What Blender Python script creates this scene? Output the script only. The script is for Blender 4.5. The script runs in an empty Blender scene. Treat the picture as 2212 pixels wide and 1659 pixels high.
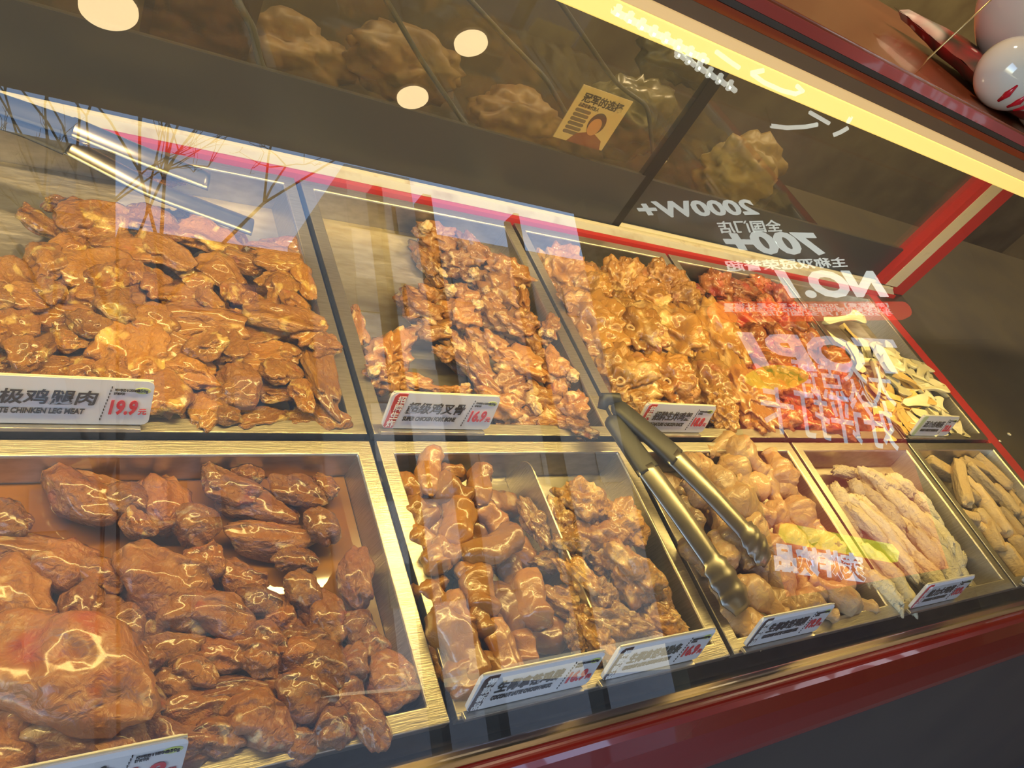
import bpy, bmesh, math, random
from mathutils import Vector, Matrix, noise

C = bpy.context.scene.collection
PI = math.pi
rnd = random.Random(7)

# ------------------------------------------------------------------ camera
# one unit is a metre; x runs along the counter, y into the shop, z up
ZC = 1.35                                   # eye height
F = 1650.0; CX, CY = 1106.0, 829.5          # focal length and centre for 2212 x 1659
R3 = Matrix(((0.8202838, -0.04578248, -0.57012143),
             (-0.33405838, 0.77075473, -0.54253309),
             (0.4642623, 0.63548495, 0.6169436)))
cam_d = bpy.data.cameras.new('camera')
cam = bpy.data.objects.new('camera', cam_d); C.objects.link(cam)
cam_d.sensor_fit = 'HORIZONTAL'; cam_d.sensor_width = 36.0
cam_d.lens = 36.0 * F / 2212.0
cam_d.clip_start = 0.02; cam_d.clip_end = 300
q = R3.to_quaternion(); q.normalize()
cam.matrix_world = Matrix.Translation((0, 0, ZC)) @ q.to_matrix().to_4x4()
bpy.context.scene.camera = cam

# ------------------------------------------------------------------ world, lights, exposure
W = bpy.data.worlds.new('sky'); bpy.context.scene.world = W; W.use_nodes = True
wn = W.node_tree.nodes; wl = W.node_tree.links
bg = wn['Background']
sky = wn.new('ShaderNodeTexSky'); sky.sky_type = 'NISHITA'; sky.sun_disc = False
sky.sun_elevation = math.radians(38); sky.sun_rotation = math.radians(60)
sky.air_density = 1.2; sky.dust_density = 1.0
wl.new(sky.outputs[0], bg.inputs[0])
bg.inputs[1].default_value = 1.15

sc = bpy.context.scene
sc.view_settings.view_transform = 'Standard'
sc.view_settings.look = 'None'
sc.view_settings.gamma = 1.0
sc.view_settings.exposure = 0.0
sc.view_settings.use_curve_mapping = False
try:
    sc.cycles.max_bounces = 7; sc.cycles.transparent_max_bounces = 12
    sc.cycles.sample_clamp_indirect = 4.0
    sc.cycles.caustics_reflective = False; sc.cycles.caustics_refractive = False
    sc.cycles.use_denoising = True
except Exception:
    pass

def area_light(name, loc, target, sx, sy, power, col, parent=None, spread=PI):
    d = bpy.data.lights.new(name, 'AREA'); d.shape = 'RECTANGLE'; d.size = sx; d.size_y = sy
    d.energy = power; d.color = col; d.spread = spread
    o = bpy.data.objects.new(name, d); C.objects.link(o)
    o.location = loc
    v = Vector(target) - Vector(loc)
    o.rotation_euler = v.to_track_quat('-Z', 'Y').to_euler()
    if parent: o.parent = parent
    return o

SUN = bpy.data.lights.new('sun', 'SUN'); SUN.energy = 0.8; SUN.angle = 0.02; SUN.color = (1, .95, .88)
so = bpy.data.objects.new('sun', SUN); C.objects.link(so)
so.rotation_euler = Vector((0.5, -1.0, -0.8)).to_track_quat('-Z', 'Y').to_euler()

# ------------------------------------------------------------------ helpers
def tag(o, label=None, cat=None, group=None, kind=None):
    if label: o['label'] = label
    if cat: o['category'] = cat
    if group: o['group'] = group
    if kind: o['kind'] = kind
    return o

def empty(name, loc, label, cat, group=None, rot=(0, 0, 0)):
    o = bpy.data.objects.new(name, None); C.objects.link(o)
    o.location = loc; o.rotation_euler = rot
    o.empty_display_size = .02
    return tag(o, label, cat, group)

def mesh_obj(name, verts, faces, mat, parent=None, smooth=False, bevel=0, mats=None):
    me = bpy.data.meshes.new(name); me.from_pydata([tuple(v) for v in verts], [], faces); me.update()
    bm = bmesh.new(); bm.from_mesh(me)
    bmesh.ops.recalc_face_normals(bm, faces=bm.faces[:])
    bm.to_mesh(me); bm.free()
    if mat: me.materials.append(mat)
    if smooth:
        for p in me.polygons: p.use_smooth = True
    o = bpy.data.objects.new(name, me); C.objects.link(o)
    if parent: o.parent = parent
    if bevel:
        b = o.modifiers.new('bevel', 'BEVEL'); b.width = bevel; b.segments = 2; b.limit_method = 'ANGLE'
    return o

class MB:
    def __init__(s): s.v = []; s.f = []
    def add(s, vs, fs):
        n = len(s.v); s.v += [tuple(v) for v in vs]; s.f += [tuple(i + n for i in f) for f in fs]; return s
    def box(s, x0, x1, y0, y1, z0, z1):
        return s.add([(x0, y0, z0), (x1, y0, z0), (x1, y1, z0), (x0, y1, z0), (x0, y0, z1), (x1, y0, z1), (x1, y1, z1), (x0, y1, z1)],
                     [(0, 3, 2, 1), (4, 5, 6, 7), (0, 1, 5, 4), (1, 2, 6, 5), (2, 3, 7, 6), (3, 0, 4, 7)])
    def extx(s, prof, x0, x1):      # closed profile of (y, z) run along x
        n = len(prof)
        vs = [(x0, y, z) for y, z in prof] + [(x1, y, z) for y, z in prof]
        fs = [(i, (i + 1) % n, n + (i + 1) % n, n + i) for i in range(n)] + [tuple(range(n)), tuple(range(2 * n - 1, n - 1, -1))]
        return s.add(vs, fs)
    def exty(s, prof, y0, y1):      # closed profile of (x, z) run along y
        n = len(prof)
        vs = [(x, y0, z) for x, z in prof] + [(x, y1, z) for x, z in prof]
        fs = [(i, (i + 1) % n, n + (i + 1) % n, n + i) for i in range(n)] + [tuple(range(n)), tuple(range(2 * n - 1, n - 1, -1))]
        return s.add(vs, fs)
    def tube(s, pts, r, seg=10, caps=True):
        pts = [Vector(p) for p in pts]; n = len(pts)
        rs = r if isinstance(r, (list, tuple)) else [r] * n
        vs = []; fs = []
        up = Vector((0, 0, 1))
        for i, p in enumerate(pts):
            t = (pts[min(i + 1, n - 1)] - pts[max(i - 1, 0)]).normalized()
            a = t.cross(up)
            if a.length < 1e-3: a = t.cross(Vector((1, 0, 0)))
            a.normalize(); b = t.cross(a)
            for k in range(seg):
                th = 2 * PI * k / seg
                vs.append(p + (a * math.cos(th) + b * math.sin(th)) * rs[i])
        for i in range(n - 1):
            for k in range(seg):
                fs.append((i * seg + k, i * seg + (k + 1) % seg, (i + 1) * seg + (k + 1) % seg, (i + 1) * seg + k))
        if caps: fs += [tuple(range(seg)), tuple(range(n * seg - 1, (n - 1) * seg - 1, -1))]
        return s.add(vs, fs)
    def build(s, name, mat, parent=None, smooth=False, bevel=0):
        return mesh_obj(name, s.v, s.f, mat, parent, smooth, bevel)

def ray(px, py):
    return R3 @ Vector((px - CX, -(py - CY), -F))
def at(px, py, axis, val):          # where a line of sight meets the plane axis = val (val relative to the eye)
    r = ray(px, py); p = r * (val / r[axis])
    return Vector((p.x, p.y, p.z + ZC))

# ------------------------------------------------------------------ materials
def mat(name, col, rough=.5, metal=0, coat=0, emit=None, es=0, spec=.5):
    m = bpy.data.materials.new(name); m.use_nodes = True
    b = m.node_tree.nodes['Principled BSDF']
    b.inputs['Base Color'].default_value = (*col, 1)
    b.inputs['Roughness'].default_value = rough
    b.inputs['Metallic'].default_value = metal
    b.inputs['Coat Weight'].default_value = coat
    b.inputs['Specular IOR Level'].default_value = spec
    if emit:
        b.inputs['Emission Color'].default_value = (*emit, 1); b.inputs['Emission Strength'].default_value = es
    return m

def noisy(m, scale=30, c2=None, amt=.5, bump=0, stretch=(1, 1, 1), detail=4, lo=.35, hi=.65, bscale=None):
    """mix a second colour and a bump from object-space noise"""
    nt = m.node_tree; n = nt.nodes; l = nt.links; b = n['Principled BSDF']
    tc = n.new('ShaderNodeTexCoord'); mp = n.new('ShaderNodeMapping'); mp.inputs['Scale'].default_value = stretch
    l.new(tc.outputs['Object'], mp.inputs[0])
    nz = n.new('ShaderNodeTexNoise'); nz.inputs['Scale'].default_value = scale; nz.inputs['Detail'].default_value = detail
    l.new(mp.outputs[0], nz.inputs[0])
    if c2:
        rp = n.new('ShaderNodeMapRange'); rp.inputs[1].default_value = lo; rp.inputs[2].default_value = hi; rp.inputs[4].default_value = amt
        l.new(nz.outputs[0], rp.inputs[0])
        mx = n.new('ShaderNodeMix'); mx.data_type = 'RGBA'
        mx.inputs[6].default_value = b.inputs['Base Color'].default_value; mx.inputs[7].default_value = (*c2, 1)
        l.new(rp.outputs[0], mx.inputs[0]); l.new(mx.outputs[2], b.inputs['Base Color'])
    if bump:
        bp = n.new('ShaderNodeBump'); bp.inputs['Strength'].default_value = bump; bp.inputs['Distance'].default_value = .002
        src = nz
        if bscale:
            src = n.new('ShaderNodeTexNoise'); src.inputs['Scale'].default_value = bscale; src.inputs['Detail'].default_value = 5
            l.new(mp.outputs[0], src.inputs[0])
        l.new(src.outputs[0], bp.inputs['Height']); l.new(bp.outputs[0], b.inputs['Normal'])
    return m

def meat(name, c1, c2, fat=None, red=None, rough=.22, bump=.6, fibre=0, fatlo=.6, coat=.6, grain=9, redlo=.62):
    if coat > .5: c1 = (c1[0] * .80, c1[1] * .78, c1[2] * .55); c2 = (c2[0] * .80, c2[1] * .78, c2[2] * .55)
    m = mat(name, c1, rough, coat=coat); nt = m.node_tree; n = nt.nodes; l = nt.links; b = n['Principled BSDF']
    b.inputs['Coat Roughness'].default_value = .12
    if coat > .3:
        b.inputs['Subsurface Weight'].default_value = .15; b.inputs['Subsurface Scale'].default_value = .012; b.inputs['Subsurface Radius'].default_value = (1, .4, .15)
    tc = n.new('ShaderNodeTexCoord'); oi = n.new('ShaderNodeObjectInfo')
    ml = n.new('ShaderNodeMath'); ml.operation = 'MULTIPLY'; ml.inputs[1].default_value = 40
    l.new(oi.outputs['Random'], ml.inputs[0])
    def nz(scale, off, detail=4, dist=0):
        a = n.new('ShaderNodeMath'); a.operation = 'ADD'; a.inputs[1].default_value = off; l.new(ml.outputs[0], a.inputs[0])
        t = n.new('ShaderNodeTexNoise'); t.noise_dimensions = '4D'; t.inputs['Scale'].default_value = scale
        t.inputs['Detail'].default_value = detail; t.inputs['Distortion'].default_value = dist
        l.new(tc.outputs['Object'], t.inputs['Vector']); l.new(a.outputs[0], t.inputs['W']); return t
    def mix(fac, a, c):
        x = n.new('ShaderNodeMix'); x.data_type = 'RGBA'; l.new(fac, x.inputs[0])
        if isinstance(a, tuple): x.inputs[6].default_value = (*a, 1)
        else: l.new(a, x.inputs[6])
        x.inputs[7].default_value = (*c, 1); return x.outputs[2]
    def rng(t, lo, hi, top=1):
        r = n.new('ShaderNodeMapRange'); r.inputs[1].default_value = lo; r.inputs[2].default_value = hi; r.inputs[4].default_value = top
        l.new(t.outputs[0], r.inputs[0]); return r.outputs[0]
    col = mix(rng(nz(1.6, 0, 3), .35, .65), c1, c2)
    if red: col = mix(rng(nz(1.9, 5, 3), redlo, redlo + .12, .8), col, red)
    if fat: col = mix(rng(nz(2.6, 11, 5, .6), fatlo, fatlo + .08, .85), col, fat)
    # every piece a little lighter or darker
    hv = n.new('ShaderNodeHueSaturation'); v = n.new('ShaderNodeMapRange'); v.inputs[3].default_value = .75; v.inputs[4].default_value = 1.25
    l.new(oi.outputs['Random'], v.inputs[0]); l.new(v.outputs[0], hv.inputs['Value']); l.new(col, hv.inputs['Color'])
    l.new(hv.outputs[0], b.inputs['Base Color'])
    bp = n.new('ShaderNodeBump'); bp.inputs['Strength'].default_value = bump; bp.inputs['Distance'].default_value = .005
    h = nz(grain, 3, 6, .8).outputs[0]
    if fibre:
        wv = n.new('ShaderNodeTexWave'); wv.inputs['Scale'].default_value = fibre; wv.inputs['Distortion'].default_value = 9
        wv.inputs['Detail'].default_value = 2; wv.bands_direction = 'Y'; l.new(tc.outputs['Object'], wv.inputs[0])
        ad = n.new('ShaderNodeMath'); ad.operation = 'ADD'; l.new(h, ad.inputs[0]); l.new(wv.outputs[1], ad.inputs[1]); h = ad.outputs[0]
    l.new(h, bp.inputs['Height']); l.new(bp.outputs[0], b.inputs['Normal'])
    return m

M = {}
M['steel'] = noisy(mat('brushed_steel', (.60, .56, .48), .34, .95), 60, (.42, .38, .30), .6, .12, (1, 14, 1))
M['steel_floor'] = noisy(mat('scratched_steel', (.52, .48, .40), .42, .85), 26, (.34, .28, .17), .7, .5, (1, 3, 1))
M['steel_dark'] = noisy(mat('dull_steel', (.16, .13, .10), .4, .6), 30, (.10, .08, .06), .6)
M['steel_brown'] = noisy(mat('brown_steel', (.20, .155, .105), .38, .7), 30, (.13, .10, .07), .6, .1, (.2, 8, 1))
M['steel_tong'] = noisy(mat('tong_steel', (.36, .34, .29), .30, .95), 40, (.25, .23, .19), .6)
M['rail'] = noisy(mat('cream_rail', (.72, .66, .50), .4), 40, (.35, .24, .10), .5, lo=.62, hi=.72)
M['ledge'] = noisy(mat('white_ledge', (.62, .60, .56), .45), 25, (.42, .33, .24), .7, lo=.5, hi=.7)
M['red'] = mat('red_lacquer', (.20, .012, .008), .25, coat=.8)
M['red_trim'] = mat('red_trim', (.55, .035, .02), .35)
M['red_deck'] = noisy(mat('red_brown_deck', (.34, .085, .035), .18, coat=.3), 8, (.24, .06, .028), .8)
M['black'] = noisy(mat('black_rubber', (.018, .017, .015), .5), 40, (.03, .03, .028), .5, .15)
M['black_metal'] = mat('dark_frame', (.02, .018, .014), .45, .3)
M['film'] = mat('dark_film', (.05, .05, .055), .3)
M['wall'] = noisy(mat('brown_wall', (.22, .17, .075), .8), 5, (.13, .09, .04), .9, detail=8)
M['dark'] = noisy(mat('dark_panel', (.045, .036, .032), .5), 6, (.06, .048, .04), .8)
M['counter'] = noisy(mat('dark_counter', (.055, .045, .028), .35), 7, (.085, .07, .035), .9)
M['white'] = mat('white_acrylic', (.72, .72, .74), .3, coat=.3)
M['cream'] = mat('cream_plastic', (.66, .62, .45), .35)
M['ink'] = mat('dark_ink', (.035, .028, .026), .5)
M['price_red'] = mat('price_red', (.60, .03, .04), .45)
M['badge'] = mat('green_badge', (.55, .62, .16), .45)
M['band_red'] = mat('band_red', (.55, .05, .04), .45)
M['band_brown'] = mat('band_brown', (.075, .045, .04), .45)
M['band_green'] = mat('band_green', (.50, .58, .30), .45)
M['white_ink'] = mat('white_ink', (.8, .78, .76), .45)
M['porcelain'] = noisy(mat('white_porcelain', (.72, .66, .58), .08, coat=1), 3, (.66, .55, .42), .6)
M['pink'] = mat('pink_glaze', (.45, .22, .17), .15, coat=1)
M['claw'] = mat('red_glaze', (.55, .01, .02), .2)
M['bone'] = noisy(mat('bone', (.62, .46, .26), .3, coat=.4), 3, (.5, .3, .12), .8)

# front glass: clear pane with a faint film of dust, mirror-like as glass is
def glass_mat(name, boost, dust, tint=(1, 1, 1)):
    m = bpy.data.materials.new(name); m.use_nodes = True
    n = m.node_tree.nodes; l = m.node_tree.links; n.clear()
    out = n.new('ShaderNodeOutputMaterial')
    tr = n.new('ShaderNodeBsdfTransparent'); tr.inputs[0].default_value = (*tint, 1)
    gl = n.new('ShaderNodeBsdfGlossy'); gl.inputs['Roughness'].default_value = .0; gl.inputs['Color'].default_value = (1, 1, 1, 1)
    df = n.new('ShaderNodeBsdfDiffuse'); df.inputs[0].default_value = (.8, .8, .8, 1)
    lw = n.new('ShaderNodeLayerWeight'); lw.inputs[0].default_value = .5
    pw = n.new('ShaderNodeMath'); pw.operation = 'POWER'; pw.inputs[1].default_value = 5; l.new(lw.outputs['Facing'], pw.inputs[0])
    fr = n.new('ShaderNodeMath'); fr.operation = 'MULTIPLY_ADD'; fr.inputs[1].default_value = .96; fr.inputs[2].default_value = .04; l.new(pw.outputs[0], fr.inputs[0])
    mu = n.new('ShaderNodeMath'); mu.operation = 'MULTIPLY'; mu.inputs[1].default_value = boost; mu.use_clamp = True
    l.new(fr.outputs[0], mu.inputs[0])
    m1 = n.new('ShaderNodeMixShader'); m1.inputs[0].default_value = dust
    l.new(tr.outputs[0], m1.inputs[1]); l.new(df.outputs[0], m1.inputs[2])
    m2 = n.new('ShaderNodeMixShader'); l.new(mu.outputs[0], m2.inputs[0]); l.new(m1.outputs[0], m2.inputs[1]); l.new(gl.outputs[0], m2.inputs[2])
    l.new(m2.outputs[0], out.inputs[0])
    return m
M['glass'] = glass_mat('front_glass', 1.9, .04)
M['glass_back'] = glass_mat('door_glass', 1.0, .02, (.95, .93, .85))

# ------------------------------------------------------------------ the room
def Z(rel): return ZC + rel
TX = [-.190, .2833, .5815, .8790, 1.172, 1.4575]       # tray boundaries along the counter
YG, YF, YB = .3690, .1185, .7350                        # gap between rows, front lip, back edge

def struct(o): o['kind'] = 'structure'; return o
struct(MB().box(-9, 9, -30, 3.2, -.1, 0).build('floor', noisy(mat('grey_paving', (.08, .08, .085), .7), 1.4, (.06, .06, .065), .8)))
struct(MB().box(-2.6, 5.2, 2.2, 2.3, 0, 3.0).build('wall_back', M['wall']))
struct(MB().box(5.2, 5.3, -1.9, 2.2, 0, 3.0).build('wall_right', M['wall']))
struct(MB().box(2.55, 5.3, -2.0, -1.9, 0, 3.0).build('wall_front', M['wall']))
struct(MB().box(-2.7, -2.6, -.2, 2.3, 0, 3.0).build('wall_left', M['wall']))
struct(MB().box(-2.7, 5.3, -2.05, 2.3, 3.0, 3.1).build('ceiling', noisy(mat('brown_ceiling', (.13, .095, .045), .7), 2, (.09, .065, .035), .8)))

# ------------------------------------------------------------------ display case
case = empty('display_case', (.75, .4, 0), 'long red-trimmed glass-fronted chilled food display case filled with steel trays', 'display case')
case.matrix_world = Matrix.Translation((.75, .4, 0))
bpy.context.view_layer.update()
def cpart(name, mb, m, smooth=False, bevel=0, label=None):
    off = Vector((.75, .4, 0)); mb.v = [(v[0] - off.x, v[1] - off.y, v[2] - off.z) for v in mb.v]
    o = mb.build(name, m, case, smooth, bevel)
    if label: o['label'] = label
    return o
XL, XR = -.62, 1.53
# bed under the trays, steel sill in front, dark lower body
cpart('tray_bed', MB().box(XL, 1.455, .104, .75, Z(-.60), Z(-.553)), M['steel_dark'])
cpart('front_channel', MB().box(XL, XR, .100, .116, Z(-.553), Z(-.527)), M['steel_dark'])
cpart('front_sill', MB().extx([(.113, Z(-.523)), (.106, Z(-.514)), (.094, Z(-.510)), (.092, Z(-.530)), (.113, Z(-.530))], XL, 3.6), M['steel_brown'])
pr = [(.0955, Z(-.5105)), (.0915, Z(-.5065)), (.0860, Z(-.5060)), (.0800, Z(-.5095)), (.0700, Z(-.5260)), (.0600, Z(-.5450)), (.0520, Z(-.5620)),
      (.0490, Z(-.5720)), (.0500, Z(-.5760)), (.0955, Z(-.5760))]
cpart('front_bumper', MB().extx(pr, XL, 3.6), M['red'], bevel=.002, label='glossy red rounded bumper rail along the front')
cpart('lower_panel', MB().extx([(.050, Z(-.574)), (-.130, Z(-1.25)), (-.130, Z(-1.349)), (.30, Z(-1.349)), (.30, Z(-.574))], XL, 3.6), M['dark'])
cpart('lower_body', MB().box(XL, 1.53, .305, .80, .001, Z(-.605)), M['steel_dark'])
# back ledge, red line, cream double sliding rail
cpart('back_ledge', MB().extx([(.7405, Z(-.512)), (.7405, Z(-.498)), (.7440, Z(-.4965)), (.7560, Z(-.4915)), (.7560, Z(-.512))], XL, 1.56), M['ledge'])
cpart('red_line', MB().extx([(.7392, Z(-.512)), (.7392, Z(-.4985)), (.7403, Z(-.4950)), (.7425, Z(-.4950)), (.7425, Z(-.512))], XL, 1.56), M['red_trim'])
rp = [(.7555, Z(-.512)), (.7555, Z(-.4895)), (.7590, Z(-.4880)), (.7610, Z(-.4910)), (.7660, Z(-.4910)), (.7675, Z(-.4865)), (.7700, Z(-.4865)),
      (.7715, Z(-.4905)), (.7790, Z(-.4905)), (.7800, Z(-.4850)), (.7830, Z(-.4850)), (.7840, Z(-.512))]
cpart('sliding_rail', MB().extx(rp, XL, 1.56), M['rail'], bevel=.0006, label='cream grooved rail of the sliding back doors')
cpart('back_panel', MB().box(XL, 1.56, .757, .80, 0.01, Z(-.513)), M['steel_dark'])
# sliding doors: each glass with a dark film along its foot and a dark stile
def sliding_door(x0, x1, y, film_top, name):
    o = MB().box(x0 - .75, x1 - .75, y - .4 - .002, y - .4 + .002, Z(film_top), Z(-.10)).build(name, M['glass_back'], case)
    f = MB().box(x0 - .75, x1 - .75, y - .4 - .003, y - .4 + .003, Z(-.4905), Z(film_top)).build('door_film', M['film'], o)
    return o
sliding_door(XL, .770, .7645, -.398, 'sliding_door')
sliding_door(.785, 1.545, .7760, -.408, 'sliding_door')
cpart('door_stile', MB().box(.764, .786, .762, .772, Z(-.4905), Z(-.10)), M['black_metal'])
# right end: red sill, back post, glass end pane, dark counter beyond
cpart('end_sill', MB().box(1.4575, 1.4975, .115, .756, Z(-.530), Z(-.503)), M['red_trim'], bevel=.001)
cpart('end_counter', MB().box(1.4985, 3.6, .1165, 1.1, Z(-.60), Z(-.503)), M['counter'])
cpart('corner_post', MB().box(1.500, 1.523, .757, .785, Z(-.4845), Z(-.085)), M['red_trim'])
cpart('corner_post', MB().box(1.5235, 1.566, .756, .786, Z(-.4845), Z(-.085)), M['rail'])
cpart('corner_post', MB().box(1.5665, 1.615, .757, .785, Z(-.502), Z(-.085)), M['red_trim'])
# top: deck, fascia strips
cpart('top_deck', MB().extx([(.402, Z(-.068)), (.402, Z(-.075)), (.80, Z(-.084)), (.80, Z(-.078)), (.625, Z(-.068))], XL, 3.6), M['red_deck'], bevel=.001, label='glossy red-brown top deck')
cpart('fascia', MB().extx([(.4000, Z(-.070)), (.3985, Z(-.0775)), (.404, Z(-.0775)), (.404, Z(-.070))], XL, 3.6), mat('fascia_red', (.42, .05, .035), .25, coat=.4))
cpart('fascia', MB().extx([(.3988, Z(-.0778)), (.4000, Z(-.0822)), (.406, Z(-.0822)), (.406, Z(-.0778))], XL, 3.6), mat('fascia_steel', (.25, .22, .18), .3, .8))
cpart('fascia', MB().extx([(.3995, Z(-.0825)), (.4010, Z(-.0885)), (.408, Z(-.0885)), (.408, Z(-.0825))], XL, 3.6), mat('fascia_orange', (.40, .07, .02), .3, coat=.4))
cpart('fascia', MB().extx([(.4015, Z(-.0887)), (.4030, Z(-.0985)), (.440, Z(-.0985)), (.440, Z(-.0887))], XL, 3.6), mat('fascia_brown', (.22, .13, .06), .4))
# front glass, gently bowed
GY0, GZ0, GY1, GZ1 = .1000, -.510, .3985, -.088
gp = []
for i in range(17):
    t = i / 16; bow = .0 * math.sin(PI * t)
    dy, dz = GY1 - GY0, GZ1 - GZ0; L = math.hypot(dy, dz)
    gp.append((GY0 + dy * t - dz / L * bow, Z(GZ0 + dz * t + dy / L * bow)))
gm = MB(); n = len(gp)
gm.add([(XL, y, z) for y, z in gp] + [(3.6, y, z) for y, z in gp], [(i, i + 1, n + i + 1, n + i) for i in range(n - 1)])
cpart('front_glass', gm, M['glass'], smooth=True, label='slanting clear front glass with reflections')

# ------------------------------------------------------------------ strip light under the deck
lamp = empty('strip_light', (1.4, .425, Z(-.1)), 'long glowing yellow strip light under the top edge of the case', 'light')
lm = mat('lit_diffuser', (.9, .8, .5), .4, emit=(1.0, .74, .14), es=1.05)
lh = mat('lit_housing', (.8, .62, .35), .4, emit=(1.0, .62, .22), es=.62)
def lpart(name, prof, m):
    mb = MB().extx(prof, XL, 3.55); mb.v = [(v[0] - 1.4, v[1] - .425, v[2] - Z(-.1)) for v in mb.v]
    return mb.build(name, m, lamp, bevel=.001)
lpart('housing', [(.405, Z(-.0990)), (.4055, Z(-.1070)), (.440, Z(-.1070)), (.440, Z(-.0990))], lh)
lpart('diffuser', [(.4060, Z(-.1073)), (.4110, Z(-.1220)), (.4200, Z(-.1250)), (.4380, Z(-.1250)), (.4400, Z(-.1073))], lm)
for (xa, xb) in ((-.55, .45), (.46, 1.46)):
    o = area_light('tube_glow', (0, 0, 0), (0, .12, -1), xb - xa, .03, 5.2, (1, .73, .23))
    o.location = ((xa + xb) / 2, .43, Z(-.128))
for k in range(1):
    t = MB().tube([(1.020, .4075, Z(-.099)), (1.022, .4065, Z(-.108)), (1.016, .4085, Z(-.116))], .0018, 8)
    t.v = [(v[0] - 1.4, v[1] - .425, v[2] - Z(-.1)) for v in t.v]
    t.build('cable_clip', M['black'], lamp, smooth=True)

# ------------------------------------------------------------------ trays
def make_tray(name, x0, x1, y0, y1, label, depth=.034, divider=None):
    g = .0032; x0 += g; x1 -= g; y0 += g; y1 -= g
    cx, cy = (x0 + x1) / 2, (y0 + y1) / 2
    t = empty(name, (cx, cy, Z(-.5) - depth - .0012), label, 'tray', 'steel food trays in the case')
    zt = depth + .0012; rw = .0135; w = .0012; sl = .006
    def ring(ax0, ax1, ay0, ay1, z): return [(ax0 - cx, ay0 - cy, z), (ax1 - cx, ay0 - cy, z), (ax1 - cx, ay1 - cy, z), (ax0 - cx, ay1 - cy, z)]
    rings = [ring(x0, x1, y0, y1, zt - .009), ring(x0, x1, y0, y1, zt), ring(x0 + rw, x1 - rw, y0 + rw, y1 - rw, zt), ring(x0 + rw + .001, x1 - rw - .001, y0 + rw + .001, y1 - rw - .001, zt - .002)]
    vs = sum(rings, []); fs = []
    for k in range(3):
        for i in range(4): fs.append((k * 4 + i, k * 4 + (i + 1) % 4, k * 4 + 4 + (i + 1) % 4, k * 4 + 4 + i))
    mesh_obj('rim', vs, fs, M['steel'], t, bevel=.0008)
    r2 = [ring(x0 + rw + .001, x1 - rw - .001, y0 + rw + .001, y1 - rw - .001, zt - .002), ring(x0 + rw + sl, x1 - rw - sl, y0 + rw + sl, y1 - rw - sl, .0016)]
    vs = sum(r2, []); fs = [(i, (i + 1) % 4, 4 + (i + 1) % 4, 4 + i) for i in range(4)]
    mesh_obj('wall', vs, fs, M['steel'], t)
    mesh_obj('base', ring(x0 + rw + sl, x1 - rw - sl, y0 + rw + sl, y1 - rw - sl, .0015), [(0, 1, 2, 3)], M['steel_floor'], t)
    if divider:
        xd = divider - cx; h = zt + .010
        ya, yb = y0 + rw + .008 - cy, y1 - rw - .006 - cy
        prof = [(ya, .002), (ya, h - .01), (ya + .01, h)] + [(yb - .022 + .018 * math.sin(a), h - .014 + .014 * math.cos(a)) for a in [k * PI / 12 for k in range(7)]] + [(yb - .002, .002)]
        MB().extx(prof, xd - .0008, xd + .0008).build('divider', M['steel'], t)
    return t

TR = {}
def T(key, name, i, row, label, **kw):
    y0, y1 = ((YG, YB) if row == 'B' else (YF, YG - .001))
    TR[key] = make_tray(name, TX[i], TX[i + 1], y0, y1, label, **kw)
T('B1', 'steel_tray', 0, 'B', 'steel tray of boneless leg meat, leftmost of the back row')
T('B2', 'steel_tray', 1, 'B', 'half-bare steel tray of fork bones, second from the left in the back row')
T('B3', 'steel_tray', 2, 'B', 'steel tray packed with chicken racks, middle of the back row')
T('B4', 'steel_tray', 3, 'B', 'steel tray of red-sauced chicken pieces, fourth from the left in the back row')
T('B5', 'steel_tray', 4, 'B', 'steel tray of mushroom slices at the right end of the back row')
T('F1', 'steel_tray', 0, 'F', 'steel tray of dark raw meat in brown juice, leftmost of the front row')
T('F2', 'steel_tray', 1, 'F', 'steel tray split by a metal divider, second from the left in the front row', divider=.434)
T('F3', 'steel_tray', 2, 'F', 'steel tray of pale drumsticks under the long tongs in the front row')
T('F4', 'steel_tray', 3, 'F', 'steel tray of white floured strips in the front row')
T('F5', 'steel_tray', 4, 'F', 'steel tray of tan battered sticks at the right end of the front row')

# juice in the front left tray
jm = mat('brown_marinade', (.30, .12, .02), .06, coat=1)
noisy(jm, 3, (.50, .30, .07), .9, .1, detail=3, lo=.45, hi=.7)
x0, x1, y0, y1 = TX[0] + .022, TX[1] - .022, YF + .022, YG - .022
tag(mesh_obj('marinade_pool', [(x0, y0, Z(-.5265)), (x1, y0, Z(-.5265)), (x1, y1, Z(-.5265)), (x0, y1, Z(-.5265)), (x0, y0, Z(-.5335)), (x1, y0, Z(-.5335)), (x1, y1, Z(-.5335)), (x0, y1, Z(-.5335))],
    [(0, 1, 2, 3), (7, 6, 5, 4), (0, 4, 5, 1), (1, 5, 6, 2), (2, 6, 7, 3), (3, 7, 4, 0)], jm),
    'shiny brown marinade pooled in the front left tray', 'marinade', kind='stuff')

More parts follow.
